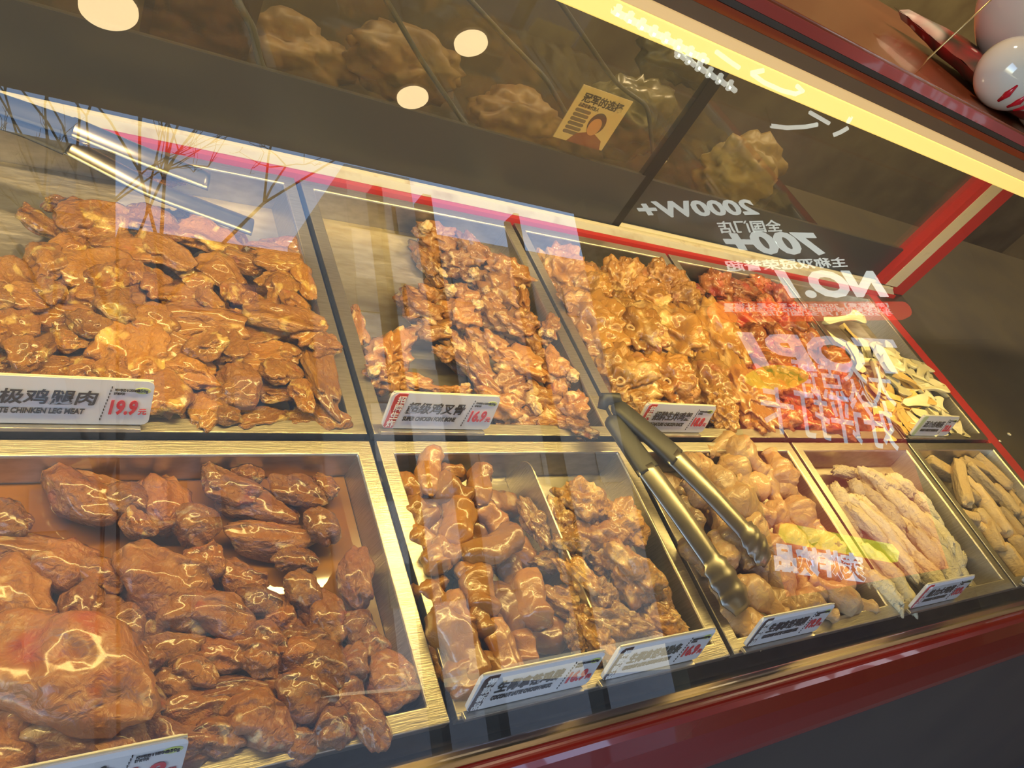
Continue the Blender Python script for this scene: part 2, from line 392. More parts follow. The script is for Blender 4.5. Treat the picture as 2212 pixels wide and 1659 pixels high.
# ------------------------------------------------------------------ food shapes
def ico(sub):
    bm = bmesh.new(); bmesh.ops.create_icosphere(bm, subdivisions=sub, radius=1)
    vs = [v.co.copy() for v in bm.verts]; fs = [tuple(v.index for v in f.verts) for f in bm.faces]; bm.free(); return vs, fs
ICO = {4: ico(4), 5: ico(5)}
def N3(v, s, f): return noise.noise(Vector((v.x * f + s * 7.3, v.y * f - s * 3.1, v.z * f + s * 1.7)))
def food_mesh(name, verts, faces, m):
    me = bpy.data.meshes.new(name); me.from_pydata([tuple(v) for v in verts], [], faces); me.update()
    me.materials.append(m)
    for p in me.polygons: p.use_smooth = True
    return me
def blob(name, m, seed, sy=.62, sz=.42, lo=.35, mid=.16, hi=.06, crease=.14, fib=0, bend=0, sub=4, hole=None, boxy=0, taper=0):
    vs, fs = ICO[sub]; out = []
    for v in vs:
        u = v
        if boxy:
            k = max(abs(v.x), abs(v.y), abs(v.z)); u = v.lerp(v / k * .8, boxy)
        d = 1 + lo * N3(v, seed, 1.0) + mid * N3(v, seed + 9, 2.3) + hi * N3(v, seed + 4, 5.5)
        d -= crease * max(0, .25 - abs(N3(v, seed + 2, 1.6))) * 4 * .5
        if fib: d += fib * math.sin(v.y * 16 + 3 * N3(v, seed, 1.5))
        if hole:
            hd = (v - Vector(hole).normalized()).length
            d *= 1 - .42 * math.exp(-(hd / .18) ** 2)
        p = Vector((u.x * d, u.y * d * sy * (1 - taper * u.x), u.z * d * sz))
        p.y += bend * (p.x * p.x - .4); out.append(p * .5)
    return food_mesh(name, out, fs, m)
def lathe_x(name, m, seed, prof, hi=.06, bend=0, seg=28, sy=1, sz=1, wr=0):
    out = []; fs = []; n = len(prof)
    for i, (x, r) in enumerate(prof):
        for k in range(seg):
            a = 2 * PI * k / seg; v = Vector((x * 2, math.cos(a), math.sin(a)))
            d = r * (1 + hi * 3 * N3(v, seed, 1.3) + hi * N3(v, seed + 3, 4)) + wr * math.sin(x * 60 + 5 * N3(v, seed, 1.2)) * r
            out.append(Vector((x, math.cos(a) * d * sy + bend * (x * x - .1), math.sin(a) * d * sz)))
    for i in range(n - 1):
        for k in range(seg): fs.append((i * seg + k, i * seg + (k + 1) % seg, (i + 1) * seg + (k + 1) % seg, (i + 1) * seg + k))
    fs += [tuple(range(seg)), tuple(range(n * seg - 1, (n - 1) * seg - 1, -1))]
    return food_mesh(name, out, fs, m)
def interp(keys, n):
    out = []
    for i in range(n):
        x = -.5 + i / (n - 1)
        for (a, ra), (b, rb) in zip(keys, keys[1:]):
            if a <= x <= b + 1e-6:
                t = (x - a) / (b - a); t = t * t * (3 - 2 * t); out.append((x, ra + (rb - ra) * t)); break
    return out

m_leg = meat('leg_meat', (.36, .145, .020), (.50, .23, .040), fat=(.66, .45, .12), red=(.36, .09, .02), fibre=.7, bump=1.0, grain=13, fatlo=.57)
m_giz = meat('dark_meat', (.34, .12, .050), (.45, .20, .080), fat=(.66, .48, .26), red=(.36, .05, .03), fibre=1.0, bump=1.0, grain=11, fatlo=.60)
m_fork = meat('fork_meat', (.36, .15, .045), (.50, .24, .075), fat=(.70, .50, .25), red=(.42, .10, .04), bump=.8, grain=7, fatlo=.56)
m_rack = meat('rack_meat', (.36, .16, .042), (.54, .28, .085), fat=(.70, .46, .19), red=(.42, .13, .06), bump=1.0, grain=8, fatlo=.55)
m_redm = meat('red_meat', (.36, .10, .028), (.48, .18, .05), fat=(.62, .36, .15), red=(.45, .05, .015), bump=.9, grain=8, redlo=.5)
m_neck = meat('neck_meat', (.34, .145, .032), (.48, .23, .055), fat=(.60, .40, .13), bump=.45, grain=5, fatlo=.62)
m_rib = meat('rib_meat', (.40, .18, .042), (.56, .31, .095), fat=(.66, .45, .17), red=(.38, .12, .03), bump=.9, grain=9, fatlo=.55, rough=.3)
m_drum = meat('drum_skin', (.44, .27, .125), (.56, .38, .20), fat=(.62, .44, .17), red=(.40, .18, .06), bump=.7, grain=7, rough=.32, coat=.35)
m_flour = meat('flour_coat', (.68, .59, .38), (.78, .72, .54), bump=1.0, grain=16, rough=.85, coat=0)
m_tan = meat('tan_crumb', (.62, .43, .19), (.72, .54, .28), fat=(.70, .50, .22), bump=.7, grain=12, rough=.7, coat=0)
m_mush = meat('mushroom', (.72, .64, .38), (.80, .76, .55), bump=.25, grain=4, rough=.55, coat=0)
m_mush2 = meat('mushroom_yellow', (.72, .46, .13), (.78, .56, .22), bump=.35, grain=6, rough=.55, coat=0)

V = {}
V['leg'] = [blob('leg_meat', m_leg, s, sy=.66 + .08 * (s % 3), sz=.40, lo=.50, mid=.26, hi=.06, crease=.12, bend=.25 * ((s % 3) - 1)) for s in range(8)]
V['giz'] = [blob('dark_meat', m_giz, 20 + s, sy=.68, sz=.50, lo=.36, mid=.18, hi=.04, crease=.12, fib=.010 if s % 2 else .004, bend=.25 * ((s % 3) - 1)) for s in range(7)]
V['fork'] = [blob('fork_bone', m_fork, 40 + s, sy=.62, sz=.55, lo=.55, mid=.45, hi=.24, crease=.35, sub=4) for s in range(7)]
V['rack'] = [blob('chicken_rack', m_rack, 60 + s, sy=.74, sz=.50, lo=.28, mid=.26, hi=.20, crease=.3, sub=5, hole=(.1, -.25, 1)) for s in range(5)]
V['red'] = [blob('sauced_chicken', m_redm, 80 + s, sy=.66, sz=.55, lo=.5, mid=.40, hi=.22, crease=.35) for s in range(6)]
V['rib'] = [blob('rib_meat', m_rib, 100 + s, sy=.68, sz=.50, lo=.40, mid=.34, hi=.16, crease=.3, sub=5) for s in range(6)]
V['neck'] = [lathe_x('chicken_neck', m_neck, 120 + s, interp([(-.5, .03), (-.42, .17), (-.2, .25), (.1, .22), (.32, .25), (.45, .17), (.5, .04)], 30), hi=.11, bend=.45 * ((s % 3) - 1), seg=26) for s in range(6)]
V['drum'] = [lathe_x('drumstick', m_drum, 140 + s, interp([(-.5, .03), (-.44, .17), (-.24, .30), (-.02, .27), (.22, .15), (.36, .13), (.44, .16), (.5, .09)], 34), hi=.07, bend=.15 * ((s % 3) - 1), sy=.95, sz=.9, wr=.02) for s in range(5)]
V['flour'] = [blob('floured_strip', m_flour, 160 + s, sy=.30, sz=.26, lo=.25, mid=.20, hi=.18, crease=.1, bend=.1 * ((s % 3) - 1)) for s in range(6)]
V['tan'] = [blob('battered_stick', m_tan, 180 + s, sy=.28, sz=.24, lo=.14, mid=.08, hi=.07, crease=.02, boxy=.75, bend=.1 * ((s % 3) - 1)) for s in range(6)]
def slice_mesh(seed, m):
    # king oyster slice: a long stalk that widens to a curled cap, a few millimetres thick
    r = random.Random(seed); nx, ny = 26, 9; vs = []; fs = []
    for side in (0, 1):
        for i in range(nx):
            x = i / (nx - 1); w = .11 + .03 * math.sin(x * 6 + seed)
            w += .12 * math.exp(-((x - .86) / .10) ** 2)
            w *= min(1, (x / .08) ** .5 if x < .08 else 1) * min(1, ((1 - x) / .07) ** .5 if x > .93 else 1) + .001
            for j in range(ny):
                y = (j / (ny - 1) * 2 - 1)
                zz = .07 * math.sin(x * 2.6 + seed) * (1 if seed % 2 else -1) + .05 * y * y
                th = .035 * math.sqrt(max(0, 1 - y ** 4)) * (1 if side else -1)
                vs.append(Vector((x - .5, y * w + (.25 * (x - .5) ** 2 if seed % 3 == 0 else 0), zz + th + .006 * N3(Vector((x * 5, y * 2, side)), seed, 1))))
    def id(s, i, j): return s * nx * ny + i * ny + j
    for s in (0, 1):
        for i in range(nx - 1):
            for j in range(ny - 1):
                f = (id(s, i, j), id(s, i + 1, j), id(s, i + 1, j + 1), id(s, i, j + 1)); fs.append(f if s == 0 else f[::-1])
    for i in range(nx - 1):
        fs.append((id(0, i, 0), id(1, i, 0), id(1, i + 1, 0), id(0, i + 1, 0)))
        fs.append((id(0, i, ny - 1), id(0, i + 1, ny - 1), id(1, i + 1, ny - 1), id(1, i, ny - 1)))
    for j in range(ny - 1):
        fs.append((id(0, 0, j), id(0, 0, j + 1), id(1, 0, j + 1), id(1, 0, j)))
        fs.append((id(0, nx - 1, j), id(1, nx - 1, j), id(1, nx - 1, j + 1), id(0, nx - 1, j + 1)))
    return food_mesh('mushroom_slice', vs, fs, m)
V['mush'] = [slice_mesh(s, m_mush) for s in range(1, 6)]
V['mushy'] = [slice_mesh(s, m_mush2) for s in range(6, 10)]
# bone knobs that show on racks, forks and drumsticks
def ringmesh(name, m):
    vs = []; fs = []; a, b = 20, 10
    for i in range(a):
        for j in range(b):
            t, u = 2 * PI * i / a, 2 * PI * j / b; r = 1 + .38 * math.cos(u) + .08 * math.sin(3 * t)
            vs.append((r * math.cos(t) * .5, r * math.sin(t) * .4, .38 * math.sin(u) * .5 + .08 * math.cos(t)))
    for i in range(a):
        for j in range(b): fs.append((i * b + j, ((i + 1) % a) * b + j, ((i + 1) % a) * b + (j + 1) % b, i * b + (j + 1) % b))
    return food_mesh(name, vs, fs, m)
BR = ringmesh('bone_ring', M['bone'])
BK = blob('bone_end', M['bone'], 200, sy=.8, sz=.8, lo=.3, mid=.35, hi=.06, crease=.3)

FOOD = []
def place(kind, name, px, py, ln, wd, ang, zrel, label, cat, group, thick=None, tilt=0, part=None):
    c = at(px, py, 2, zrel)
    a = math.radians(ang); dx, dy = math.cos(a) * ln / 2, -math.sin(a) * ln / 2
    p0 = at(px - dx, py - dy, 2, zrel); p1 = at(px + dx, py + dy, 2, zrel)
    d = p1 - p0; L = d.length
    dist = (c - Vector((0, 0, ZC))).length
    Lmin, Lmax = ln * dist / F, ln * dist / F * 1.35
    L = max(Lmin, min(L, Lmax)) * 1.12
    Wd = wd * dist / F * 1.18
    me = rnd.choice(V[kind])
    o = bpy.data.objects.new(name, me); C.objects.link(o)
    if kind in ('mush', 'mushy'): c.x = min(c.x, 1.418); c.y = max(c.y, .402)
    o.location = c
    th = thick if thick else min(Wd, L) * .95
    o.scale = {'neck': (L, Wd * 2.05, th * 2.0), 'drum': (L, Wd * 1.85, th * 1.7), 'mush': (L * 1.05, Wd * 3.4, L * 1.1), 'mushy': (L * 1.05, Wd * 3.2, L * 1.1)}.get(kind, None) or (L, L, L)
    if kind in ('leg', 'giz', 'fork', 'rack', 'red', 'rib'):
        o.scale = (L, Wd / .66, th * 1.5)
    if kind in ('flour', 'tan'):
        o.scale = (L, Wd / .29, Wd / .27)
    o.rotation_euler = (rnd.uniform(-.35, .35) if kind not in ('rack',) else rnd.uniform(.25, .6), rnd.uniform(-.15, .15) + tilt, math.atan2(d.y, d.x) + (PI if kind in ('leg', 'giz', 'fork', 'red', 'flour', 'tan') and rnd.random() < .5 else 0))
    tag(o, label, cat, group); FOOD.append((o, L, d.copy(), kind))
    if part:
        b = bpy.data.objects.new(part[0], part[1]); C.objects.link(b); b.parent = o
        b.location = part[2]; b.scale = part[3]; b.rotation_euler = part[4]
    return o

# ---- back left tray: boneless leg meat
P_B1 = [(185,470,110,80,-20),(95,482,90,48,-35),(125,440,50,38,0),(143,532,62,50,60),(92,565,75,58,-80),(185,580,125,78,-5),(330,480,85,66,-15),(298,462,44,30,70),
(292,540,100,38,-10),(345,532,115,52,-50),(232,520,75,32,0),(330,605,72,56,-60),(285,588,44,42,0),(22,598,74,62,0),(55,642,84,46,-20),(112,628,62,42,-50),
(112,672,115,62,-10),(35,700,72,46,-60),(50,758,62,46,-50),(14,768,60,42,85),(92,748,105,42,35),(150,735,56,32,-25),(200,642,62,52,-60),(265,655,84,76,80),(203,705,72,46,-10),
(112,790,112,42,5),(198,792,64,60,80),(250,800,72,52,-60),(292,752,125,100,-20),(375,732,130,46,-15),(352,855,92,72,-70),(392,768,84,60,-10),
(450,512,115,76,-15),(380,502,52,40,-30),(465,592,112,72,-15),(532,566,82,42,-10),(600,564,100,42,-5),(582,537,82,24,-8),(606,602,96,38,0),(512,635,56,52,20),(383,575,52,22,-45),
(395,640,72,42,-20),(455,650,62,32,-40),(612,628,62,50,40),(420,690,172,72,-5),(602,680,162,82,-20),(655,600,62,36,-80),(560,722,102,42,10),(662,705,64,60,-70),
(692,802,160,62,-75),(562,806,152,58,-12),(502,752,62,42,80),(560,757,130,42,0),(412,802,102,62,-20),(502,835,84,80,60),(440,885,88,62,-85),(395,876,46,32,80),
(497,892,62,42,-30),(562,902,92,40,15),(692,897,112,52,-30),(655,848,62,42,80),(602,852,72,32,0),(622,762,62,36,-20),(330,690,80,50,10),(250,715,60,50,-40),(150,690,70,40,20),
(455,740,70,50,30),(530,690,80,40,-10),(700,740,50,60,-80),(230,600,60,50,-40),(430,620,60,40,0),(560,660,60,40,-20),(640,655,60,40,-30),(60,800,70,44,10),(160,820,70,44,-30),(600,800,80,50,-20),(640,900,60,40,0),
(-40,640,90,60,-20),(-40,720,90,60,20),(-50,800,90,60,0),(-30,870,90,50,0),(60,860,90,46,0),(150,865,90,46,10),(240,870,90,46,0)]
G1 = 'boneless leg pieces piled in the back left tray'
for i, (a, b, l, w, g) in enumerate(P_B1):
    z = -.503 + .018 * math.exp(-((b - 640) / 170.0) ** 2) + rnd.uniform(-.003, .003) + (.006 if i % 3 == 0 else 0)
    place('leg', 'chicken_leg_meat', a, b, l, w, g, z, 'glossy amber boneless chicken leg piece heaped in the back left tray', 'meat', G1)
# the lower layer that closes the gaps
def layer(kind, name, x0, x1, y0, y1, nx, ny, z, size, label, cat, group, rzr=PI, keep=None):
    for i in range(nx):
        for j in range(ny):
            x = x0 + (x1 - x0) * (i + .5) / nx + rnd.uniform(-.006, .006); y = y0 + (y1 - y0) * (j + .5) / ny + rnd.uniform(-.006, .006)
            if keep and not keep(x, y): continue
            o = bpy.data.objects.new(name, rnd.choice(V[kind])); C.objects.link(o)
            o.location = (x, y, Z(z) + rnd.uniform(-.002, .002)); s = size * rnd.uniform(.85, 1.15); o.scale = (s, s, s * .8)
            o.rotation_euler = (rnd.uniform(-.3, .3), rnd.uniform(-.3, .3), rnd.uniform(-rzr, rzr)); tag(o, label, cat, group); FOOD.append((o, s, Vector((1, 0, 0)), kind))
layer('leg', 'chicken_leg_meat', -.02, .262, .40, .64, 6, 6, -.517, .056, '', 'meat', G1, keep=lambda x, y: x > .075 or y < .53)
place('leg', 'chicken_leg_meat', 352, 384, 84, 36, -5, -.492, 'single amber leg piece alone at the back of the leftmost tray', 'meat', None)

# ---- back tray two: fork bones
P_B2 = [(945,512,88,60,-20),(1012,532,80,50,-50),(1042,562,72,50,-40),(930,580,74,36,-45),(990,568,62,50,0),(1095,592,92,60,-20),(1030,602,56,46,0),(1080,632,84,60,-50),
(925,642,92,50,-20),(985,642,62,60,0),(878,652,62,40,-70),(905,672,82,50,-30),(1130,652,62,32,-80),(1130,692,62,60,-30),(930,712,92,52,-10),(1000,682,72,60,0),(1070,692,82,60,-30),(1122,712,82,50,-20),
(985,747,92,42,-40),(1060,742,92,46,-30),(1145,732,72,52,-60),(1185,712,52,40,50),(1030,777,92,36,-60),(1028,800,105,46,-45),(965,766,52,36,-10),(1130,792,112,60,-20),(1100,832,72,60,0),(1200,802,84,66,-60),
(1160,862,102,60,-30),(1090,882,102,70,-20),(1182,902,92,52,-30),(1240,882,66,58,-60),(842,762,105,80,50),(828,812,74,60,-10),(768,702,72,38,-75),(900,832,92,36,-10),(980,847,62,30,0),(1240,925,74,40,-10),(1120,915,90,40,0),(1060,650,60,40,-30),(1160,770,60,50,-40)]
for i, (a, b, l, w, g) in enumerate(P_B2):
    z = -.512 + (.012 if i % 2 else .002)
    pt = ('bone_end', BK, (.34, .08, .22), (.32, .3, .3), (0, 0, rnd.uniform(0, 3))) if i % 3 == 0 else None
    place('fork', 'chicken_fork_bone', a, b, l, w, g, z, 'knobbly bone-in chicken fork piece in the half-bare tray of the back row', 'meat', 'fork bones in the half-bare back tray', part=pt)

# ---- back tray three: racks
P_B3 = [(1212,590,112,92,-45),(1272,622,84,72,-50),(1340,607,94,90,-30),(1430,612,94,82,-40),(1400,650,94,84,-60),(1472,642,74,60,-40),(1275,712,135,115,-60),(1368,712,142,98,-55),(1452,722,152,108,-50),(1540,722,155,92,-55),
(1345,822,142,118,-50),(1440,824,125,100,-50),(1520,832,132,92,-60),(1602,842,185,82,-60),(1400,892,92,60,-20),(1562,892,84,52,-60),(1620,908,66,60,-70),(1245,660,84,66,-50),(1480,900,80,60,-40),(1330,660,80,60,-50)]
for i, (a, b, l, w, g) in enumerate(P_B3):
    z = -.508 + (.010 if i % 2 else .0)
    pt = ('bone_ring', BR, (.05, -.09, .155), (.10, .10, .10), (rnd.uniform(-.3, .3), 0, 0)) if i in (2, 6, 7, 8, 10, 11, 12, 13) else None
    place('rack', 'chicken_rack', a, b, l, w, g, z, 'spiced chicken rack with bony hollow, packed in the middle back tray', 'meat', 'chicken racks in the middle back tray', part=pt)

# ---- back tray four: red-sauced
P_B4 = [(1550,622,64,60,-30),(1600,627,64,42,-20),(1640,622,64,50,-20),(1680,642,64,52,-40),(1590,682,92,42,-30),(1640,692,92,42,-30),(1700,702,84,60,-40),(1578,722,62,50,-50),(1630,742,74,60,-40),(1690,742,74,50,-30),
(1738,742,74,60,-50),(1620,782,74,60,-40),(1680,792,84,60,-30),(1740,802,92,60,-50),(1795,792,84,66,-55),(1650,832,74,60,-30),(1710,852,84,60,-40),(1770,862,84,60,-40),(1825,852,74,60,-50),(1682,902,74,60,-20),
(1740,912,84,50,-20),(1800,917,92,50,-20),(1855,902,74,60,-50),(1562,690,52,42,-50),(1600,655,60,40,-30),(1660,665,60,40,-30),(1730,690,50,44,-50),(1780,830,60,44,-40),(1640,870,50,40,-30),(1600,745,50,40,-40),(1900,925,50,40,-40)]
for i, (a, b, l, w, g) in enumerate(P_B4):
    place('red', 'sauced_chicken', a, b, l, w, g, -.511 + (.009 if i % 2 else 0), 'red-sauced chicken piece in the fourth tray of the back row', 'meat', 'red-sauced chicken in the back row')

# ---- back tray five: mushrooms
P_B5 = [(1820,692,66,20,-10,0),(1812,742,72,18,-35,0),(1852,732,84,18,-20,1),(1870,768,62,20,-60,0),(1880,792,84,25,-60,0),(1906,782,92,25,80,0),(1925,772,84,36,-40,0),(1942,802,84,36,-30,0),(1985,812,64,25,75,0),
(2020,822,50,22,70,0),(1990,842,74,25,-10,0),(1950,862,74,22,-10,1),(1920,852,52,22,-30,1),(1980,872,74,25,0,0),(1930,892,62,25,-10,1),(1975,882,62,20,-10,1),(2010,862,62,28,-60,0),(2030,882,46,28,-60,0),
(1910,922,62,28,-50,1),(1958,918,52,28,-30,1),(2052,922,54,24,-50,0),(1890,872,64,25,-60,1),(1935,927,62,25,-40,1),(2066,936,44,20,-30,0),(1900,830,70,24,-40,0),(1960,832,70,24,-20,1),(2000,900,60,24,-20,0),(1880,842,60,24,-50,1),(1990,925,60,24,-30,0),(1930,830,60,30,-50,0),(1850,770,60,22,-50,0),(2025,912,56,24,-40,0)]
for i, (a, b, l, w, g, y) in enumerate(P_B5 + [(a_ + rnd.uniform(-12, 16), b_ + rnd.uniform(-10, 12), l_, w_, g_ + rnd.uniform(-40, 40), y_) for a_, b_, l_, w_, g_, y_ in P_B5[4:]]):
    first = i == 0
    place('mushy' if y else 'mush', 'mushroom_slice', a, b, l, w, g, -.515 + (.014 if i > 4 and i % 3 else .004) - (.004 if first else 0),
          'curled white mushroom slice alone at the back of the mushroom tray' if first else ('yellowish king oyster mushroom slice in the far right back tray' if y else 'creamy white king oyster mushroom slice in the far right back tray'),
          'mushroom', None if first else ('yellow mushroom slices' if y else 'white mushroom slices'))

# ---- front left tray: dark raw meat
P_F1 = [(190,1068,140,98,-15),(265,1085,84,62,-30),(358,1092,125,88,-75),(502,1062,115,62,-20),(562,1095,155,72,-10),(642,1062,105,62,-20),(702,1052,64,42,-50),(470,1032,64,52,-30),(535,1022,54,46,0),(420,1135,84,70,-60),
(582,1162,155,64,-5),(692,1135,84,64,-60),(60,1192,195,62,-12),(18,1122,74,56,-60),(140,1225,115,92,-20),(215,1245,84,52,-30),(42,1292,140,108,-75),(182,1312,96,62,80),(252,1352,105,84,-60),(345,1248,155,112,-20),
(402,1325,155,102,20),(482,1335,145,72,-15),(590,1332,84,62,50),(652,1275,92,62,-60),(702,1335,115,84,-70),(772,1242,128,66,-80),(772,1365,92,72,-30),(150,1452,275,170,-30),(360,1402,105,62,0),(300,1425,78,62,-20),
(482,1412,115,64,-10),(562,1432,84,62,-20),(642,1432,105,72,20),(702,1445,95,72,-40),(58,1565,135,115,-60),(232,1602,210,115,-10),(432,1542,135,62,15),(562,1562,135,92,0),(492,1502,145,54,10),(662,1512,115,82,-30),
(742,1502,95,82,-50),(722,1582,84,62,20),(838,1472,115,92,-80),(798,1562,105,62,-60),(622,1482,95,42,0),(762,1432,74,62,-70),(692,1392,95,62,10),(352,1602,155,74,-10),(802,1402,74,62,-30),(562,1382,95,62,-20),
(520,1250,90,60,-30),(440,1210,70,60,20),(640,1210,80,50,-10),(300,1130,70,50,-50),(100,1380,80,60,20),(300,1520,120,60,-20),(380,1480,90,60,-20),(460,1600,100,60,0),(640,1600,100,60,0),(-30,1400,120,90,-60),(-40,1500,120,90,-30),(-20,1640,140,90,0),(100,1640,120,80,-20),(560,1300,80,50,-30),(640,1370,80,50,-20),(420,1450,90,54,-10)]
for i, (a, b, l, w, g) in enumerate(P_F1):
    z = -.516 + .012 * max(0, (b - 1150) / 450.0) + (.006 if i % 2 else 0)
    big = i == 27
    place('giz', 'raw_dark_meat', a, b, l, w, g, z + (.012 if big else 0),
          'largest reddish-brown folded meat piece near the lower left corner' if big else 'reddish-brown raw meat piece with pale membrane lying in the front left tray', 'meat', None if big else 'dark raw meat in the front left tray')

# ---- front tray two, left half: necks
P_F2 = [(930,1017,92,44,85),(885,1052,64,50,-20),(975,1062,84,62,-30),(970,1022,64,32,0),(1035,1047,84,46,85),(902,1112,84,60,-40),(985,1132,98,62,80),(1052,1112,92,60,-40),(1065,1182,120,62,25),(910,1172,84,60,-40),(962,1192,64,50,-30),
(1100,1232,74,52,-60),(1035,1277,105,66,-80),(928,1252,74,52,-60),(985,1322,84,56,-60),(1095,1312,115,56,-65),(1148,1292,125,64,-75),(932,1292,92,60,-55),(985,1402,170,82,-65),(1060,1382,115,48,-60),(1085,1402,125,52,-70),(1130,1402,84,58,-80),(1000,1462,84,60,-60),
(1000,1210,70,50,-50),(940,1210,60,50,-60),(1080,1140,70,44,-60),(1010,1250,70,44,-70),(950,1150,60,44,-60),(1040,1340,80,48,-70),(890,1140,60,40,-70),(1050,1450,90,50,-40),(950,1420,80,50,-70)]
for i, (a, b, l, w, g) in enumerate(P_F2):
    big = i == 8
    place('neck', 'chicken_neck', a, b, l, w, g, -.508 + (.010 if i % 2 == 0 else -.002) + (.006 if big else 0), 'thick curved glazed neck lying crosswise on top beside the divider' if big else 'plump brown-glazed chicken neck left of the tray divider', 'meat', None if big else 'chicken necks left of the divider')
# ---- right half: rib strips
P_F2b = [(1162,1132,105,52,-65),(1260,1087,115,84,-30),(1215,1132,95,62,-70),(1342,1132,115,84,-60),(1292,1165,115,92,-30),(1232,1182,74,60,-30),(1195,1212,74,42,-10),(1262,1262,135,62,-40),(1232,1302,115,62,-30),(1362,1242,135,100,-50),
(1402,1292,115,84,-50),(1332,1342,125,74,-10),(1430,1345,105,60,-20),(1292,1382,105,62,-50),(1380,1380,105,52,-10),(1272,1342,64,52,-30),(1310,1220,80,60,-40),(1300,1290,80,60,-40),(1270,1410,70,50,-60),(1245,1380,60,40,-60)]
for i, (a, b, l, w, g) in enumerate(P_F2b):
    one = i == 0
    place('rib', 'chicken_rib_piece', a, b, l, w, g, -.508 + (.010 if i % 2 else 0), 'small pale wrinkled rib piece set apart just right of the divider' if one else 'wrinkled brown-marinated rib piece right of the tray divider', 'meat', None if one else 'rib pieces right of the divider')
# ---- front tray three: drumsticks
P_F3 = [(1560,967,84,50,20),(1612,987,95,60,-40),(1525,1012,64,50,-10),(1482,1002,56,50,-20),(1592,1024,84,60,-60),(1568,1064,115,54,-62),(1622,1047,74,52,-20),(1612,1097,115,72,-20),(1662,1052,105,48,-60),(1682,1012,84,60,-60),
(1702,1062,92,48,-30),(1735,1122,95,60,-60),(1562,1132,84,50,-60),(1592,1182,95,60,-60),(1722,1172,95,52,-40),(1780,1172,84,58,-50),(1650,1242,95,60,-60),(1692,1262,105,52,-60),(1742,1262,95,60,-80),(1642,1292,115,60,-40),
(1590,1342,115,70,-50),(1802,1282,125,52,-25),(1832,1302,105,50,-20),(1502,1202,84,44,-60),(1492,1112,74,42,-60),(1532,1232,74,44,-60),(1702,1312,105,56,-30),(1502,1062,64,50,-40),(1690,1120,80,50,-40),(1640,1150,90,54,-40),
(1770,1220,90,54,-40),(1760,1310,90,50,-30),(1550,1290,80,50,-50),(1560,1190,80,50,-60),(1640,1350,90,50,-20),(1680,1200,90,54,-50),(1620,1210,80,50,-50)]
for i, (a, b, l, w, g) in enumerate(P_F3):
    pt = ('bone_end', BK, (.49, 0, 0), (.11, .19, .19), (0, 0, 0)) if i % 2 == 0 else None
    place('drum', 'chicken_drumstick', a, b, l, w, g + (180 if i % 3 == 0 else 0), -.507 + (.010 if i % 2 else 0), 'pale skin-on chicken drumstick in the tray under the long tongs', 'drumstick', 'drumsticks in the front row', part=pt)
# ---- front tray four: floured strips
P_F4 = [(1828,1022,66,22,-5),(1850,1058,44,22,-60),(1815,1092,92,34,-60),(1900,1042,84,36,-30),(1942,1052,74,32,-30),(1890,1082,105,30,-40),(1932,1092,115,30,-45),(1870,1132,95,24,-50),(1960,1112,115,30,-50),(1900,1142,135,28,-50),
(1935,1162,135,26,-55),(1990,1132,105,30,-55),(1970,1162,115,26,-55),(2002,1192,105,28,-55),(2032,1182,115,26,-60),(1942,1202,105,26,-55),(1985,1232,84,38,-50),(2040,1222,95,28,-60),(2060,1202,84,24,-65),(2012,1242,84,30,-50),
(1962,1228,115,30,-45),(1925,1250,125,32,-50),(2068,1240,66,25,-60),(1915,1110,100,28,-45),(1975,1140,110,28,-50),(1955,1180,110,26,-52),(2010,1160,100,26,-56),(1880,1105,80,26,-45),(1990,1205,90,28,-52),(2025,1150,80,26,-58),(1830,1130,70,28,-60),(1905,1275,90,34,-50),(2000,1100,80,26,-50)]
for i, (a, b, l, w, g) in enumerate(P_F4):
    one = i == 0
    place('flour', 'floured_strip', a, b, l, w, g, -.512 + (.010 if i % 2 else 0) + (.006 if 5 < i < 20 else 0) - (.006 if one else 0), 'single floured strip lying apart at the back of its tray' if one else 'long white flour-coated chicken strip stacked in the front row', 'strip', None if one else 'floured strips in the front row')
# ---- front tray five: sticks
P_F5 = [(2030,1012,74,26,-30),(2077,1042,105,24,-78),(2115,1012,92,20,-22),(2140,1012,92,20,-50),(2127,1042,95,22,-40),(2110,1062,74,20,-40),(2160,1042,64,18,-40),(2138,1102,115,32,-55),(2195,1092,66,24,-60),(2092,1117,46,22,-20),
(2117,1142,46,28,-40),(2147,1162,64,28,-60),(2180,1162,84,30,-50),(2190,1212,74,30,-50),(2160,1132,84,26,-50),(2090,1062,54,20,-40),(2170,1080,70,22,-50),(2185,1130,70,24,-55),(2165,1195,60,26,-50),(2220,1200,80,28,-50),(2225,1130,80,28,-50),(2130,1130,60,24,-50)]
for i, (a, b, l, w, g) in enumerate(P_F5):
    one = i == 1
    place('tan', 'battered_stick', a, b, l, w, g, -.520 + (.008 if i % 2 else 0) + (.008 if one else 0), 'orange-tinged battered stick lying across the tops of the others' if one else 'tan battered chicken stick in the far right front tray', 'stick', None if one else 'battered sticks in the front row')

